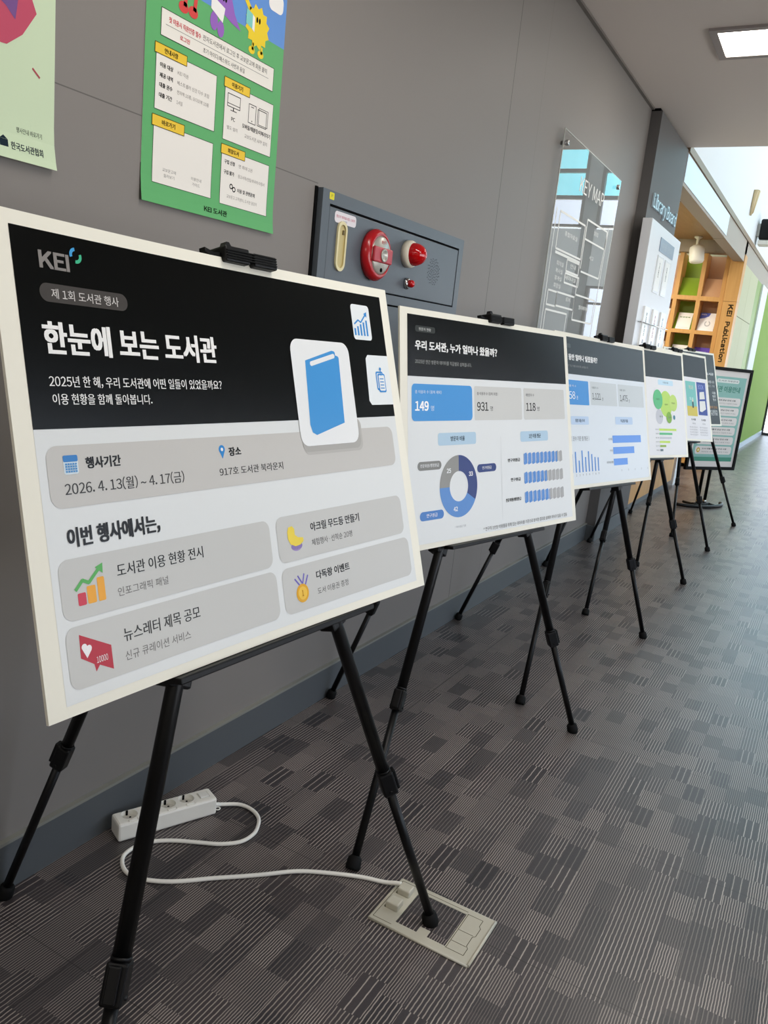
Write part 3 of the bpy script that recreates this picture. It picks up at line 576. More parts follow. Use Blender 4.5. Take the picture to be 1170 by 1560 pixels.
for t, vc, val, l0 in (('연구위원급', -88, 8.6, 467), ('연구원급', -144, 5.7, 480), ('전문위원/행정원급', -201, 6.2, 452)):
    A.text(t, l0, 531, vc-6, vc+4, '#2b2b2b', 4, .02)
    for k in range(10):
        u = 551+22.6*k; c = '#5a8fd2' if k < int(val) else '#adadac'
        A.poly([(u, vc-14), (u+4, vc-18), (u+19, vc-14), (u+19, vc+13), (u+15, vc+18), (u, vc+14)], c, 3)
        if k == int(val): A.poly([(u, vc-14), (u+4, vc-18), (u+19*(val-k), vc-15), (u+19*(val-k), vc+16), (u, vc+14)], '#5a8fd2', 4)
        A.line([(u+3, vc-9), (u+3, vc+14)], 1, '#dfe7f2' if k < int(val) else '#c9c9c8', 5)
A.text('* 연구직 1인당 이용률을 위해 있는 데이터를 기준으로 분석한 결과로 실제와 차이가 있을 수 있음', 341, 785, -278, -267, '#4d4d4c', 4); A.build('print', r, 30)
# ---- board three
r, B = foam(2); A = sheet(B, c='#dde3e8'); header(A, 141)
A.rect(57, 120, 240, 256, '#3a3e3d', 3, 6); A.text('1년 동안 얼마나 빌렸을까?', 48, 347, 194, 218, '#f0f0ee', 4, .035); A.text('2025년 연간 대출 데이터를 살펴봅니다.', 57, 262, 168, 177, '#8f918f', 4)
A.rect(43, 252, 25, 119, '#3b8ed4', 3, 4); A.rect(268, 516, 27, 120, '#cacfd0', 3, 4); A.rect(532, 800, 27, 120, '#cacfd0', 3, 4)
for u, t, n_, c2, wd in ((56, '총 대출 책 수', '858', '#e8f2fa', 90), (282, '대출자 수', '1,121', '#3d3f40', 60), (548, '대출 권수', '1,475', '#3d3f40', 60)): A.text(t, u, u+wd, 92, 101, '#6f7476' if u > 100 else '#cfe2f2', 4, .008); A.text(n_, u, u+78, 46, 76, c2, 4, .01); A.text('권', u+88, u+100, 46, 60, c2, 4)
A.rect(86, 238, -51, -19, '#bcd0e8', 3, 6); A.text('월별 대출 추이', 122, 202, -42, -29, '#263850', 4, .015); A.rect(488, 666, -49, -17, '#bcd0e8', 3, 6); A.text('직급별 대출', 540, 616, -40, -27, '#263850', 4, .015)
A.text('( 권수 기준 월 평균 )', 82, 232, -114, -95, '#6c6e70', 4)
for k, hgt in enumerate((72, 80, 46, 84, 58, 80, 68, 56, 54)): A.rect(74+28*k, 84+28*k, -235, -235+hgt, '#4a86ce', 3); A.text('%d' % (k+1), 75+28*k, 82+28*k, -249, -241, '#585a5c', 4)
for u1, v0, v1, t in ((746, -126, -95, '연구위원'), (668, -172, -143, '연구원'), (591, -219, -191, '전문위원/행정')): A.rect(451, u1, v0, v1, '#5791e4', 3); A.text(t, 446-9*len(t), 445, (v0+v1)/2-4, (v0+v1)/2+5, '#3a3c3e', 4)
for k in range(5): A.text(('0', '5', '10', '15', '20')[k], 520+70*k, 530+70*k, -246, -238, '#8f9193', 4)
A.build('print', r, 40)
# ---- board four
r, B = foam(3); A = sheet(B, c='#e2e1e2'); header(A, 141)
A.rect(58, 150, 242, 257, '#3a3e3d', 3, 6); A.text('어떤 분야의 책을 많이 읽었을까?', 57, 340, 198, 222, '#f2f2f0', 4, .035)
A.rect(520, 697, 103, 132, '#c0dbea', 3, 7); A.text('주제별 대출', 575, 640, 112, 123, '#4a6272', 4)
for cu, cv, rr, c, L in ((600, 0, 72, '#b4d65a', 3), (688, 8, 47, '#bcd867', 4), (507, 22, 54, '#57b878', 5), (515, -72, 41, '#c2c2c8', 4), (628, -75, 32, '#78a81c', 6), (690, -73, 13, '#39788a', 4)): A.circ(cu, cv, rr, c, L)
for t, u, v in (('사회과학', 484, 18), ('기술과학', 580, -8), ('자연과학', 666, 2), ('총류', 514, -76), ('문학', 618, -79)): A.text(t, u, u+40, v, v+10, '#3c5a3c', 7)
for k, (u1, c) in enumerate(((708, '#bcd84e'), (656, '#57b878'), (645, '#c2c2c8'), (624, '#bcd84e'), (574, '#8aa82c'), (538, '#5c6a70'))): A.rect(503, u1, -149-22.5*k, -137-22.5*k, c, 3); A.text(('사회과학', '기술과학', '총류', '자연과학', '문학', '예술')[k], 456, 497, -147-22.5*k, -139-22.5*k, '#8a8a8a', 4)
A.text('( 순위 )', 60, 140, -150, -138, '#6c6e70', 4); A.build('print', r, 60)
# ---- board five
r, B = foam(4); A = sheet(B, c='#e6e3e4'); header(A, 135)
A.rect(518, 655, -128, 106, '#74bdb4', 3); A.rect(518, 655, -128, -62, '#d2be48', 4); A.text('책과', 560, 620, 50, 80, '#d9d2c0', 4, .01); A.text('도서', 560, 610, -20, 0, '#eef0ee', 4); A.rect(590, 610, -72, -30, '#2a3a3c', 5); A.circ(600, -24, 9, '#e8d8c0', 5)
A.rect(672, 798, -118, 108, '#273f92', 3); A.text('BOOK', 690, 770, 60, 92, '#8d9be0', 4, .01); A.poly([(700, -10), (706, 40), (770, 46), (775, -4)], '#e2e0da', 4); A.poly([(690, -92), (696, -22), (775, -18), (780, -74), (720, -96)], '#e2e0da', 4)
A.rect(190, 330, -128, 106, '#c9b28a', 3); A.rect(350, 490, -128, 106, '#b86a5a', 3); A.rect(40, 170, -128, 106, '#7a9ab8', 3)
for u in (45, 195, 355, 530, 670):
    A.text('도서명', u+30, u+90, -158, -144, '#3c3c3c', 4, .02); A.text('저자', u+40, u+85, -184, -173, '#8a8a8a', 4)
    for k in range(4): A.text('책을 소개하는 짧은 글입니다', u, u+110, -208-17*k, -198-17*k, '#9a989a', 4)
A.build('print', r, 60)
# ---- board six
r, B = foam(5); A = sheet(B, c='#1b2321')
for v, t, wd, c in ((112, '함께 읽는 도서관', 340, '#e2e4e2'), (48, '이용해 주셔서 감사합니다', 330, '#c9ccca'), (14, '2025년 한 해의 기록', 280, '#9a9e9c'), (-40, '대출', 60, '#d0d2d0'), (-68, '방문', 60, '#d0d2d0'), (-96, '행사', 60, '#d0d2d0'), (-158, '이용 문의 안내', 200, '#c0864a'), (-190, '도서관 담당자', 200, '#d0d2d0'), (-212, '917호', 120, '#d0d2d0')): A.text(t, 790-wd, 790, v, v+22, c, 3, .015)
A.build('print', r, 60)

LEGS = [dict(FL=(.745, .446, 0), FR=(.779, 1.386, 0), FB=(.024, .923, 0), AP=(.489, 1.028, 1.143), lk=(.324, .3085, .3105)),
        dict(FL=(.552, 1.433, 0), FR=(.768, 2.465, 0), FB=(.026, 2.139, 0), AP=(.437, 2.164, 1.106), lk=(.306, .2995, .323)),
        dict(FL=(.555, 2.539, 0), FR=(.76, 3.584, 0), FB=(.026, 3.176, 0), AP=(.434, 3.312, 1.158), lk=(.3135, .299, .3075)),
        dict(FL=(.462, 3.696, 0), FR=(.753, 4.698, 0), FB=(.026, 4.395, 0), AP=(.368, 4.533, 1.14), lk=(.304, .3, .31)),
        dict(FL=(.449, 4.864, 0), FR=(.743, 5.721, 0), FB=(.056, 5.232, 0), AP=(.343, 5.652, 1.172), lk=(.318, .2955, .31)),
        dict(FL=(.462, 5.964, 0), FR=(.785, 6.881, 0), FB=(.026, 6.572, 0), AP=(.245, 6.80, 1.25), lk=(.30, .29, .31))]
ELAB = ['black tripod easel holding the nearest board, one foot on the floor box', 'black tripod easel holding the donut chart board', 'black tripod easel holding the board with blue bar charts',
        'black tripod easel holding the board with green circles', 'black tripod easel holding the board with teal and blue covers', 'black tripod easel holding the dark board, last of the row']
def easel(i):
    B = BOARDS[i]; L = LEGS[i]; FL, FR, FB, AP = (V3(L[k]) for k in ('FL', 'FR', 'FB', 'AP'))
    # leg heads stay behind the board
    root = thing('easel', ((FL+FR+FB)/3).to_tuple(), ELAB[i], 'easel', 'tripod easels along the wall')
    def leg(foot, top, lk, rr=.0125):
        foot = V3(foot); f0 = foot+V3((0, 0, .004 if i else .009)); ax = (top-f0).normalized(); ln = (top-f0).length; p = lambda t: f0+ax*(ln*t)
        g = MB().tube([p(lk-.012), p(1)], rr, BLACKM, 16).build('leg', root)
        MB().tube([p(.018), p(lk)], rr*.76, BLACKM, 14).build('lower_tube', g)
        side = ax.cross(V3((0, 0, 1))).normalized(); nn = side.cross(ax).normalized()
        c = p(lk-.008); hl = .026; mb = MB(); mb.box(-rr*1.15, rr*1.15, -rr*1.2, rr*1.2, -hl, hl, BLACK, bev=.004, basis=(c, side, nn, ax)); mb.box(-rr*.65, rr*.65, rr*1.15, rr*1.15+.007, -hl*.8, hl*.9, BLACK, bev=.002, basis=(c, side, nn, ax))
        mb.tube([c-ax*hl*.6+side*rr*1.4, c-ax*hl*.6-side*rr*1.4], .003, BLACK, 8); mb.tube([c+ax*hl*1.02, c+ax*hl*1.2], rr*1.12, BLACK, 14); mb.build('leg_lock', g)
        base = V3((foot.x, foot.y, 0 if i or foot.y != 1.386 else .0055)); d3 = (p(.04)-base).normalized()
        MB().tube([base+V3((0, 0, .0005)), base+d3*.008, base+d3*.026, base+d3*.032], [rr*1.25, rr*1.42, rr*1.3, rr*.9], RUBBER, 16).build('rubber_foot', g)
        return g
    back = B.n*(-.016 if i == 0 else 0); AP = AP+back
    hL = AP+B.d*-.014; hR = AP+B.d*.014
    leg(FL, hL, L['lk'][0]); leg(FR, hR, L['lk'][1]); leg(FB, AP-V3((B.n.x, B.n.y, 0))*.028, L['lk'][2], .0115)
    mb = MB(); mb.box(-.034, .034, -.035, .03, -.030, .006, BLACK, bev=.006, basis=(AP, B.d, B.u, B.n)); mb.build('head', root)
    # mast from the head to the top clip
    top = B.at(440, 300, -.022); MB().tube([AP, top], .0085, BLACKM, 14).build('mast', root)
    mb = MB(); bs = (B.at(442, 297, 0), B.d, B.u, B.n)
    mb.box(-.056, -.003, -.007, .017, -.028, .012, BLACK, bev=.003, basis=bs); mb.box(.006, .060, -.008, .013, -.024, .013, BLACK, bev=.003, basis=bs); mb.box(-.006, .008, .0005, .012, -.02, .008, BLACK, bev=.002, basis=bs)
    for k in range(4): mb.box(-.055, .058, -.003+.004*k, -.0015+.004*k, .0118, .0142, RUBBER, basis=bs)
    mb.prism([bs[0]+B.d*a+B.u*b-B.n*.012 for a, b in ((-.088, .011), (-.070, .006), (-.05, .008), (-.04, .026), (-.034, .026), (-.028, .017), (-.05, -.002), (-.072, -.001), (-.088, .005))], BLACK, B.n*.012); mb.build('clip', root)
    # tray under the board
    mb = MB(); bt = (B.at(420, -297, 0), B.d, B.u, B.n); uL, uR = (195, 670) if i == 0 else (183, 648) if i == 1 else (190, 640)
    a, b = (uL-420)/1000, (uR-420)/1000
    mb.box(a, b, -.011, -.001, -.034, .011, BLACK, bev=.002, basis=bt); mb.box(a, b, -.011, .0055, .0012, .006, BLACK, basis=bt) if False else None
    mb.build('tray', root)
    # brackets that grip the two front legs
    for foot, hd in ((FL, hL), (FR, hR)):
        best = None
        for t in range(0, 101):
            p = foot+(hd-foot)*t/100; dv = (p-B.at(420, -303, 0)).dot(B.u)
            if best is None or abs(dv) < best[0]: best = (abs(dv), p)
        p = best[1]; ax = (hd-foot).normalized(); nn = (B.n-ax*B.n.dot(ax)).normalized(); sd = nn.cross(ax)
        mb = MB(); mb.box(-.021, .021, -.019, .016, -.020, .006, BLACK, bev=.004, basis=(p-B.n*.004, sd, nn, ax))
        mb.build('tray_bracket', root)
    return root
for i in range(6): easel(i)

# ================================================================== POWER STRIP, CABLE, FLOOR BOX
c0 = V3((.072, 1.181, 0)); e1 = (V3((.170, 1.402, 0))-c0).normalized(); e2 = V3((-e1.y, e1.x, 0)); e3 = V3((0, 0, 1)); LN, WD, HT = .245, .054, .046
base = c0+e2*WD/2
strip = thing('power_strip', (base+e1*LN/2).to_tuple(), 'white four socket power strip lying on the carpet by the baseboard', 'power strip')
bs = (base, e1, e2, e3)
mb = MB(); mb.box(0, LN, -WD/2, WD/2, .001, HT, WPLAST, bev=.0055, basis=bs); body = mb.build('body', strip)
cut = MB(); SK = (.036, .083, .130, .177); SO = .006
for t in SK: cut.lathe(base+e1*t+e2*SO+e3*(HT-.014), e3, [(.0188, 0), (.0188, .03)], WPLAST, 36)
cut.box(.206, .233, -.012, .014, HT-.004, HT+.02, WPLAST, basis=bs)
for t in SK: cut.box(t-.0125, t+.0125, -.0238, -.0140, HT-.003, HT+.02, WPLAST, bev=.003, basis=bs)
cu = cut.build('cutter', strip)
md = body.modifiers.new('b', 'BOOLEAN'); md.operation = 'DIFFERENCE'; md.object = cu; md.solver = 'EXACT'
dg = bpy.context.evaluated_depsgraph_get(); dg.update(); me = bpy.data.meshes.new_from_object(body.evaluated_get(dg)); body.modifiers.clear(); body.data = me
for p_ in me.polygons: p_.use_smooth = False
bpy.data.objects.remove(cu)
for t in SK:
    o_ = base+e1*t+e2*SO+e3*(HT-.014); g = MB().lathe(o_+e3*.0003, e3, [(.0183, 0), (.0183, .0004)], mat('socket_floor', '#cfcdc6', rough=.4), 32); so = g.build('socket', strip)
    mb = MB()
    for s_ in (-1, 1): mb.lathe(o_+e2*(.0095*s_)*.7+e1*(.0065*s_)*.7, e3, [(.0027, .0008), (.0027, .0012)], GAP, 12)
    mb.box(-.0022, .0022, .0158, .0186, .001, .0125, GAP, basis=(o_, e1, e2, e3)); mb.build('contact', so)
    mb = MB(); mb.box(t-.0100, t+.0100, -.0217, -.0161, HT-.0029, HT+.0014, WPLAST, bev=.0016, basis=bs); mb.build('switch', strip)
mb = MB(); mb.box(.2085, .2305, -.0095, .0115, HT-.0038, HT+.0022, mat('switch_white', '#efeee8', rough=.3), bev=.001, basis=bs); mb.build('main_switch', strip)
mb = MB(); mb.tube([base+e1*(LN-.002)+e3*.014-e2*.006, base+e1*(LN+.016)+e3*.012-e2*.006], [.0065, .005], WPLAST, 12); mb.build('cord_grip', strip)
mb = MB(); pp = [base+e1*(LN+.005+.006*math.sin(a))+e2*(-.021)+e3*.012+e2*.006*math.cos(a) for a in [2*PI*k/16 for k in range(17)]]; mb.tube(pp, .0015, WPLAST, 8); mb.build('hang_loop', strip)
st = base+e1*(LN+.014)+e3*.0115-e2*.006
pts = [st.to_tuple(), (st+e1*.012-e3*.003).to_tuple(), (.194, 1.466, .006), (.232, 1.468, .0055), (.265, 1.452, .0055), (.285, 1.425, .0055), (.297, 1.392, .0055), (.292, 1.352, .0055), (.262, 1.317, .0055), (.218, 1.290, .0055), (.168, 1.260, .0055), (.133, 1.228, .0055), (.116, 1.192, .0055), (.120, 1.152, .0055), (.150, 1.124, .0055), (.186, 1.117, .0055), (.228, 1.131, .0055), (.272, 1.161, .0055), (.328, 1.217, .0055), (.376, 1.262, .0055), (.410, 1.296, .0055), (.460, 1.347, .0055), (.520, 1.385, .0055), (.586, 1.418, .0055), (.636, 1.432, .0075), (.662, 1.437, .014), (.676, 1.439, .017)]
def smooth(P, n=6):
    P = [V3(p) for p in P]; out = []
    for i in range(len(P)-1):
        a, b, c, d = P[max(i-1, 0)], P[i], P[i+1], P[min(i+2, len(P)-1)]
        for k in range(n): t = k/n; out.append(.5*((2*b)+(c-a)*t+(2*a-5*b+4*c-d)*t*t+(3*b-a-3*c+d)*t**3))
    return out+[P[-1]]
cb = MB().tube(smooth(pts), .0047, mat('white_cable', '#f8f6ee', rough=.4), 12).build('cord', strip)
fb = thing('floor_box', (.777, 1.397, 0), 'ivory floor socket box set flush in the carpet under an easel foot', 'floor box')
mb = MB(); X0, X1, Y0, Y1 = .663, .891, 1.3215, 1.472; ix0, ix1, iy0, iy1 = .716, .831, 1.342, 1.454
for a in ((X0, ix0, Y0, Y1), (ix1, X1, Y0, Y1), (ix0, ix1, Y0, iy0), (ix0, ix1, iy1, Y1)): mb.box(a[0], a[1], a[2], a[3], 0, .0048, IVORY)
mb.box(.7652, .789, iy0, 1.361, 0, .0048, IVORY)
mb.tube([(X1, Y0, .003), (X1, Y1, .003)], .0038, IVORY, 8); mb.tube([(X0, Y0, .002), (X1, Y0, .002)], .003, IVORY, 8); mb.tube([(X0, Y1, .002), (X1, Y1, .002)], .003, IVORY, 8); mb.tube([(X0, Y0, .002), (X0, Y1, .002)], .003, IVORY, 8); mb.build('frame', fb)
ebox(ix0+.001, ix1-.001, iy0+.001, iy1-.001, 0, .0044, CARPET).build('carpet_inlay', fb)
LN_ = mat('floor_box_groove', '#55523f', rough=.8)
A = Art(lambda u, v, off: V3((u/1000, v/1000, .0049+off)))
for P in ([(832, 1340), (873, 1340), (873, 1362), (868, 1368), (868, 1398), (873, 1404), (873, 1430), (868, 1436), (868, 1456), (832, 1456)], [(835, 1365), (868, 1365)], [(835, 1402), (868, 1402)], [(834, 1340), (834, 1456)], [(668, 1330), (668, 1465)], [(668, 1330), (712, 1330)], [(668, 1465), (712, 1465)], [(716, 1462), (831, 1462)]): A.line(P, 1.3, LN_, 1)
A.build('groove_lines', fb)
for cy in (1.434, 1.381): 
    mb = MB(); mb.box(.676, .706, cy-.014, cy+.014, .004, .020, IVORY, bev=.003); mb.box(.674, .679, cy-.013, cy+.013, .0045, .0075, LN_); mb.build('socket_cover', fb)

# ================================================================== LIBRARY BOARD ON THE PILASTER
A = None
sg = thing('library_board_lettering', (.066, 5.78, 2.15), 'raised pale blue Library Board letters on the grey pilaster', 'sign lettering')
allv, _ = text_mesh('Library Board'); X0_ = min(p[0] for p in allv); X1_ = max(p[0] for p in allv); Y0_ = min(p[1] for p in allv); Y1_ = max(p[1] for p in allv)
off_ = 0
for wd_ in ('Library', 'Board'):
    vs, fs = text_mesh(wd_); mb = MB(); k = mb.mi(mat('pale_blue_letter', '#c3dcea', rough=.3)); sh_ = 0 if wd_ == 'Library' else X1_-max(p[0] for p in vs)
    S_ = lambda p, x: (x, 5.395+(p[0]+sh_-X0_)/(X1_-X0_)*.76, 2.128+(p[1]-Y0_)/(Y1_-Y0_)*.115)
    fv = [mb.bm.verts.new(S_(p, .079)) for p in vs]; bv = [mb.bm.verts.new(S_(p, .067)) for p in vs]; ec = {}
    for f in fs:
        mb._f([fv[i] for i in f], k); mb._f([bv[i] for i in reversed(f)], k)
        for a, b in zip(f, f[1:]+f[:1]): ec[(a, b)] = 1
    for (a, b) in list(ec):
        if (b, a) not in ec: mb._f([fv[a], fv[b], bv[b], bv[a]], k)
    mb.build('raised_word', sg)
lb = thing('brochure_board', (.1, 5.7, .75), 'tall white brochure board mounted on the grey pilaster', 'notice board')
mb = ebox(.075, .1345, 5.19, 6.16, .75, 2.055, LTGREY, bev=.003); mb.box(.066, .1, 5.30, 6.1, .8, 2.0, mat('grey_board_core', '#8b8680', rough=.5)); mb.build('panel', lb)
XB = .1345
o = ebox(XB, XB+.004, 5.50, 5.96, 1.905, 1.99, mat('slate_blue_plate', '#7f8fa2', rough=.35), bev=.001).build('title_plate', lb)
A = Art(lambda u, v, off: V3((XB+.0042+off, u/1000, v/1000))); A.text('이용 안내', 5560, 5890, 1925, 1970, '#c5d0da', 1, .01); A.build('lettering', o)
for y0_, z0_, z1_ in ((5.49, 1.65, 1.88), (5.74, 1.65, 1.88)):
    o = ebox(XB, XB+.006, y0_, y0_+.17, z0_, z1_, mat('white_leaflet_holder', '#e9ecee', rough=.25)).build('leaflet_holder', lb)
    A = Art(lambda u, v, off: V3((XB+.0062+off, u/1000, v/1000))); A.rect(y0_*1000+12, y0_*1000+158, z0_*1000+12, z1_*1000-12, '#f4f4f0', 1); A.text('도서관 이용안내' if y0_ < 5.6 else '전자책 이용안내', y0_*1000+70, y0_*1000+92, z1_*1000-130, z1_*1000-40, '#4a5258', 2, .02, rot=1); A.build('leaflet', o)
for y0_, c in ((5.33, '#3f6a5c'), (5.60, '#a83a44'), (5.86, '#2f7f96')):
    for z0_ in (1.30, .95):
        o = ebox(XB, XB+.012, y0_, y0_+.16, z0_, z0_+.25, mat('brochure_white', '#f0f0ee', rough=.35)).build('brochure_stack', lb)
        A = Art(lambda u, v, off: V3((XB+.0122+off, u/1000, v/1000))); A.text('도서관 소식지', y0_*1000+62, y0_*1000+92, z0_*1000+70, z0_*1000+215, c, 1, .03, rot=1); A.rect(y0_*1000+60, y0_*1000+95, z0_*1000+20, z0_*1000+45, '#3a3a3c', 1); A.build('cover_print', o)
for z_ in (1.448, 1.10): MB().tube([(XB+.02, 5.23, z_), (XB+.02, 6.12, z_)], .0035, CHROME, 8).tube([(XB, 5.25, z_), (XB+.02, 5.25, z_)], .003, CHROME, 8).tube([(XB, 6.1, z_), (XB+.02, 6.1, z_)], .003, CHROME, 8).build('steel_rail', lb)

# ================================================================== ALCOVE: BOOKSHELF, COUNTER, CAMERA, SPEAKER
YS = 10.4; YB = YS+.3
bc = thing('magazine_bookcase', (-.4, YS+.15, 0), 'tall honey wood magazine bookcase with green and beige cells', 'bookcase')
posts = [(-.93, -.885), (-.652, -.607), (-.384, -.337), (-.128, -.084)]
for a, b in posts: ebox(a, b, YS, YB, 0, 2.53, WOOD).build('upright', bc)
zz = [(1.99, 2.04), (1.60, 1.645), (1.205, 1.25), (.81, .855), (.41, .455), (.05, .095)]
mb = MB()
for z0_, z1_ in zz:
    for (a, b), (c, d) in zip(posts, posts[1:]): ebox(b, c, YS, YB, z0_, z1_, WOOD).build('shelf', bc)
tops = [2.53]+[z[0] for z in zz]
for j, ((a, b), (c, d)) in enumerate(zip(posts, posts[1:])):
    M_ = (PINKW, SHG, PINKW)[j]
    ebox(b, c, YB-.02, YB-.005, .05, 2.53, M_).build('back_panel', bc)
    for q, (z0_, z1_) in enumerate(zz[:5]):
        h = .22 if q == 0 else .2
        mb = MB(); mb.prism([(b+.002, YS+.05, z1_+.001), (c-.002, YS+.05, z1_+.001), (c-.002, YS+.17, z1_+h), (b+.002, YS+.17, z1_+h)], M_, (0, .008, 0)); mb.build('display_flap', bc)
def book(x0_, x1_, z, h, label, c, art):
    o = thing('booklet', ((x0_+x1_)/2, YS+.04, z), label, 'booklet', 'booklets shown on the bookcase flaps')
    sl = .12/.2; f = lambda u, v, off: V3((x0_+u/1000, YS+.046+v/1000*sl-off*.86-.006, z+.002+v/1000+off*.5))
    mb = MB(); mb.prism([f(0, 0, -.006), f((x1_-x0_)*1000, 0, -.006), f((x1_-x0_)*1000, h*1000, -.006), f(0, h*1000, -.006)], mat('paper_white', '#f2f2ef', rough=.5), f(0, 0, 0)-f(0, 0, -.006)); mb.build('pages', o)
    A = Art(f); A.lift = .0004; w_ = (x1_-x0_)*1000; A.rect(0, w_, 0, h*1000, c, 1); art(A, w_, h*1000); A.build('cover', o)
book(-.575, -.41, 1.645, .2, 'white booklet with a small green title, in the green cell', '#eef0ee', lambda A, w_, h: (A.text('환경정책', 20, w_-25, h-62, h-48, '#4e8a3c', 2, .02), A.rect(20, w_-20, 18, 22, '#c9cfc4', 2)))
def art2(A, w_, h): A.poly([(0, h), (w_*.62, h), (w_*.55, h-40), (w_*.3, h-62), (0, h-75)], '#6470c8', 2); A.text('KEI', 15, 70, h-28, h-12, '#e8eaf8', 3, .02); A.ring(w_*.55, h*.4, 22, 34, 20, 330, '#b9bcc2', 3)
book(-.325, -.14, 1.645, .215, 'white booklet with a blue corner and grey ring', '#f2f2f4', art2)
book(-.59, -.40, 1.25, .21, 'white booklet with a faint title, green cell above the boards', '#eef0ee', lambda A, w_, h: A.text('환경포럼', 30, w_-40, h-50, h-38, '#8a9a84', 2, .01))
book(-.325, -.14, 1.25, .2, 'violet booklet in the beige cell just above the boards', '#6a55b8', lambda A, w_, h: A.text('KEI 연구보고서', 20, w_-50, h-60, h-45, '#cfc8ee', 2, .01))
book(-.85, -.69, 1.645, .24, 'white booklet peeping out behind the brochure board, upper', '#efefee', lambda A, w_, h: A.text('정책보고서', 30, w_-30, h-50, h-35, '#6a7a8a', 2, .01))
book(-.85, -.69, 1.25, .24, 'white booklet peeping out behind the brochure board, lower', '#efefee', lambda A, w_, h: A.text('연구총서', 30, w_-30, h-50, h-35, '#8a6a5a', 2, .01))
kp = thing('publication_sign_panel', (-.01, YS-.02, 0), 'tall honey wood panel lettered KEI Publication beside the bookcase', 'sign panel')
ebox(-.078, .072, YS-.03, YS+.2, 0, 1.996, WOOD).build('lower_panel', kp); ebox(-.078, .072, YS-.03, YS+.2, 2.0, 2.53, WOOD).build('upper_panel', kp)
for t_, v0_, v1_ in (('KEI', 1830, 1965), ('Publication', 1300, 1770)):
    A = Art(lambda u, v, off: V3((u/1000, YS-.03-off, v/1000))); A.text(t_, -12, 46, v0_, v1_, '#3c2e1a', 2, .05, rot=1); A.build('lettering', kp)
# low wooden counter along the alcove edge and a white post
ct = thing('low_counter', (-.15, 7.45, 0), 'low honey wood counter along the alcove behind the easels', 'counter')
ebox(-.32, -.012, 6.3, 8.55, .06, .98, WOOD).build('body', ct); ebox(-.30, -.03, 6.3, 8.53, 0, .06, BASEB).build('plinth', ct); ebox(-.33, .0, 6.28, 8.57, .98, 1.01, WPLAST).build('worktop', ct); ebox(-.012, -.006, 6.3, 6.42, .06, .98, mat('pale_end_strip', '#b9b3a6', rough=.5)).build('end_strip', ct)
o = ebox(-.12, .0, 8.62, 8.80, 0, 1.05, WHITEW).build('white_post'); tag(o, 'short white post at the far end of the low wooden counter', 'post')
# dome camera hung from the alcove ceiling
cc_ = thing('security_camera', (-.43, 10.1, 2.67), 'small white security camera hanging from the alcove ceiling', 'security camera')
MB().lathe((-.43, 10.1, 2.67), (0, 0, -1), [(.045, 0), (.045, .015), (.018, .03), (.015, .11), (.022, .115)], WPLAST, 20).build('mount', cc_)
MB().lathe((-.43, 10.1, 2.57), (.15, -.12, -1), [(.05, 0), (.078, .02), (.084, .05), (.082, .17), (.07, .19), (.03, .2)], WPLAST, 28).build('housing', cc_)
sp_ = thing('wall_speaker', (.16, 11.1, 2.78), 'black box speaker on the white upper wall', 'speaker')
ebox(.1, .34, 11.0, 11.24, 2.79, 3.03, BLACK, bev=.02).build('housing', sp_); ebox(.066, .12, 11.06, 11.2, 2.84, 2.98, WPLAST).build('wall_plate', sp_); ebox(.10, .30, 11.02, 11.22, 2.735, 2.789, WPLAST, bev=.006).build('bracket', sp_)
or_ = thing('wall_ornament', (.075, 10.15, 3.0), 'small pale wooden stick ornament on the white upper wall', 'ornament')
for dy, c, dz in ((0, '#c9b48c', 0), (.07, '#b79a6a', .03), (.13, '#d6c7a4', .05)):
    mb = MB(); mb.tube([(.085, 10.02+dy, 2.90+dz), (.085, 10.10+dy*1.5, 3.17+dz*.6)], [.012, .028], mat('ornament_'+c[1:], c, rough=.6), 10); mb.build('stick', or_)

# ================================================================== FRAMED POSTER STAND
an = math.radians(58); d = V3((math.cos(an), math.sin(an), 0)); up = V3((0, 0, 1)); nn = V3((math.sin(an), -math.cos(an), 0)); c = V3((.445, 7.6, .785)); Wf, Hf = .32, .45
fs_ = thing('framed_poster_stand', (c.x, c.y, 0), 'black framed teal notice on a floor stand beyond the easels', 'poster stand')
bs = (c, d, up, nn); mb = MB()
for a in ((-Wf, Wf, Hf-.028, Hf), (-Wf, Wf, -Hf, -Hf+.028), (-Wf, -Wf+.028, -Hf+.028, Hf-.028), (Wf-.028, Wf, -Hf+.028, Hf-.028)): mb.box(a[0], a[1], a[2], a[3], -.02, .006, mat('black_matte_frame', '#0b0b0b', rough=.7, spec=.15), bev=.002, basis=bs)
mb.build('frame', fs_)
mb = MB(); mb.box(-Wf+.02, Wf-.02, -Hf+.02, Hf-.02, -.018, -.006, BLACK, basis=bs); mb.build('back_board', fs_)
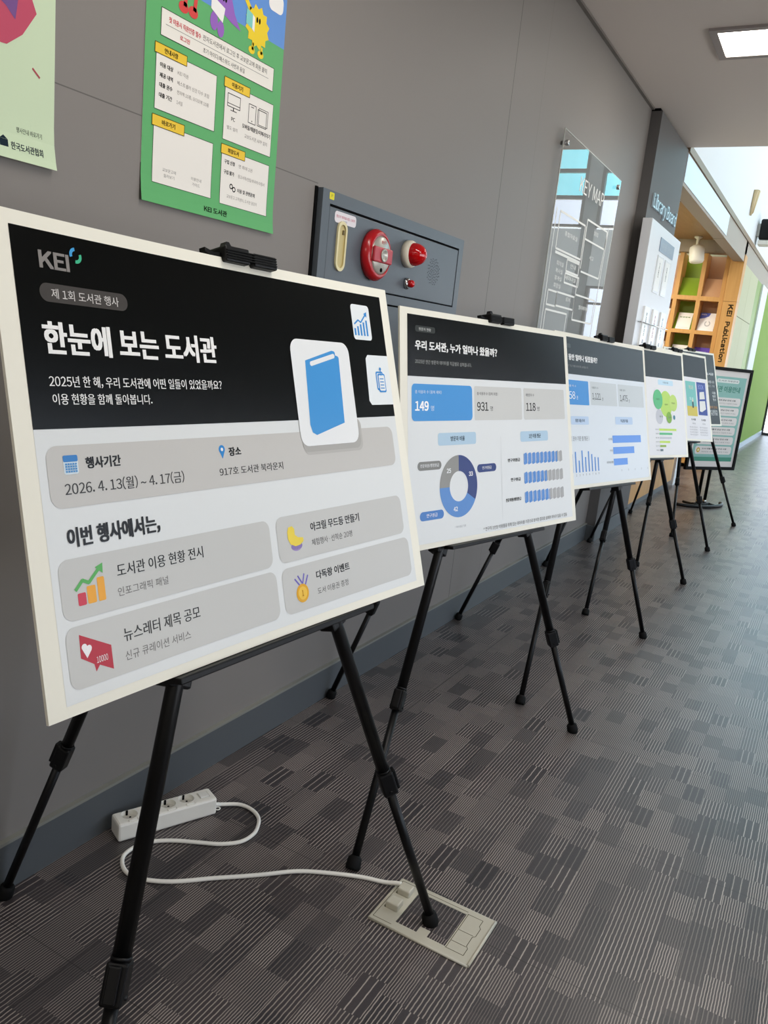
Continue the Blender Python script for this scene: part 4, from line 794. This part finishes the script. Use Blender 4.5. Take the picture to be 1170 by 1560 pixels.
A = Art(lambda u, v, off: c+d*(u/1000)+up*(v/1000)+nn*(off-.0055)); A.lift = .0004
A.rect(-292, 292, -422, 422, '#d9d2ce', 1); A.rect(-262, 262, -372, 372, '#7fb0a8', 2); A.rect(-262, 262, -372, -335, '#3f8a74', 3); A.rect(-120, 170, 318, 352, '#d6dcd8', 3, 16); A.text('도서관 이용안내', -100, 150, 328, 343, '#4a5a56', 4, .01)
A.text('도서관 이용안내', -190, 200, 238, 290, '#2f7c6c', 3, .03)
for k in range(6):
    v = 150-86*k; A.rect(-235, 235, v-30, v+42, '#d9d3d0', 3, 24); A.text('도서 대출과 반납 안내 사항', -150, 170, v+12, v+26, '#4c5452', 4, .02); A.text('회원증을 제시하고 이용해 주세요', -150, 200, v-14, v-3, '#7b8280', 4); A.circ(-195, v+6, 22, ('#c9a43a', '#8fb0a6', '#c98a5a', '#8aa0c0', '#b0b45a', '#c9a43a')[k], 4); A.circ(-195, v+6, 11, '#e6dcb0', 5)
A.build('notice', fs_)
for s_ in (-.045, .045):
    p0 = V3((.445, 7.6, 0))+d*s_-nn*.03; g = MB().tube([p0+up*.045, p0+up*.9], .014, BLACKM, 14).build('post', fs_); MB().tube([p0+up*.03, p0+up*.055], .0165, CHROME, 14).build('collar', g)
mb = MB(); ctr = V3((.445, 7.6, .016)); arc = [ctr+d*(.30*math.sin(t))+nn*(.16*math.cos(t)-.09) for t in [(-1+2*k/20)*1.35 for k in range(21)]]; mb.tube(arc, .015, BLACKM, 12); arc2 = [ctr+d*(.30*math.sin(t))-nn*(.16*math.cos(t)-.02) for t in [(-1+2*k/20)*1.35 for k in range(21)]]
mb.tube([ctr-nn*.14+d*-.1, ctr+nn*.07+d*-.1], .012, BLACKM, 10); mb.tube([ctr-nn*.14+d*.1, ctr+nn*.07+d*.1], .012, BLACKM, 10); mb.tube([ctr-nn*.03+d*-.11, ctr-nn*.03+d*.11], .016, BLACKM, 10); mb.build('base', fs_)

# tidy the helper property
for o in bpy.data.objects:
    if '_o' in o: del o['_o']
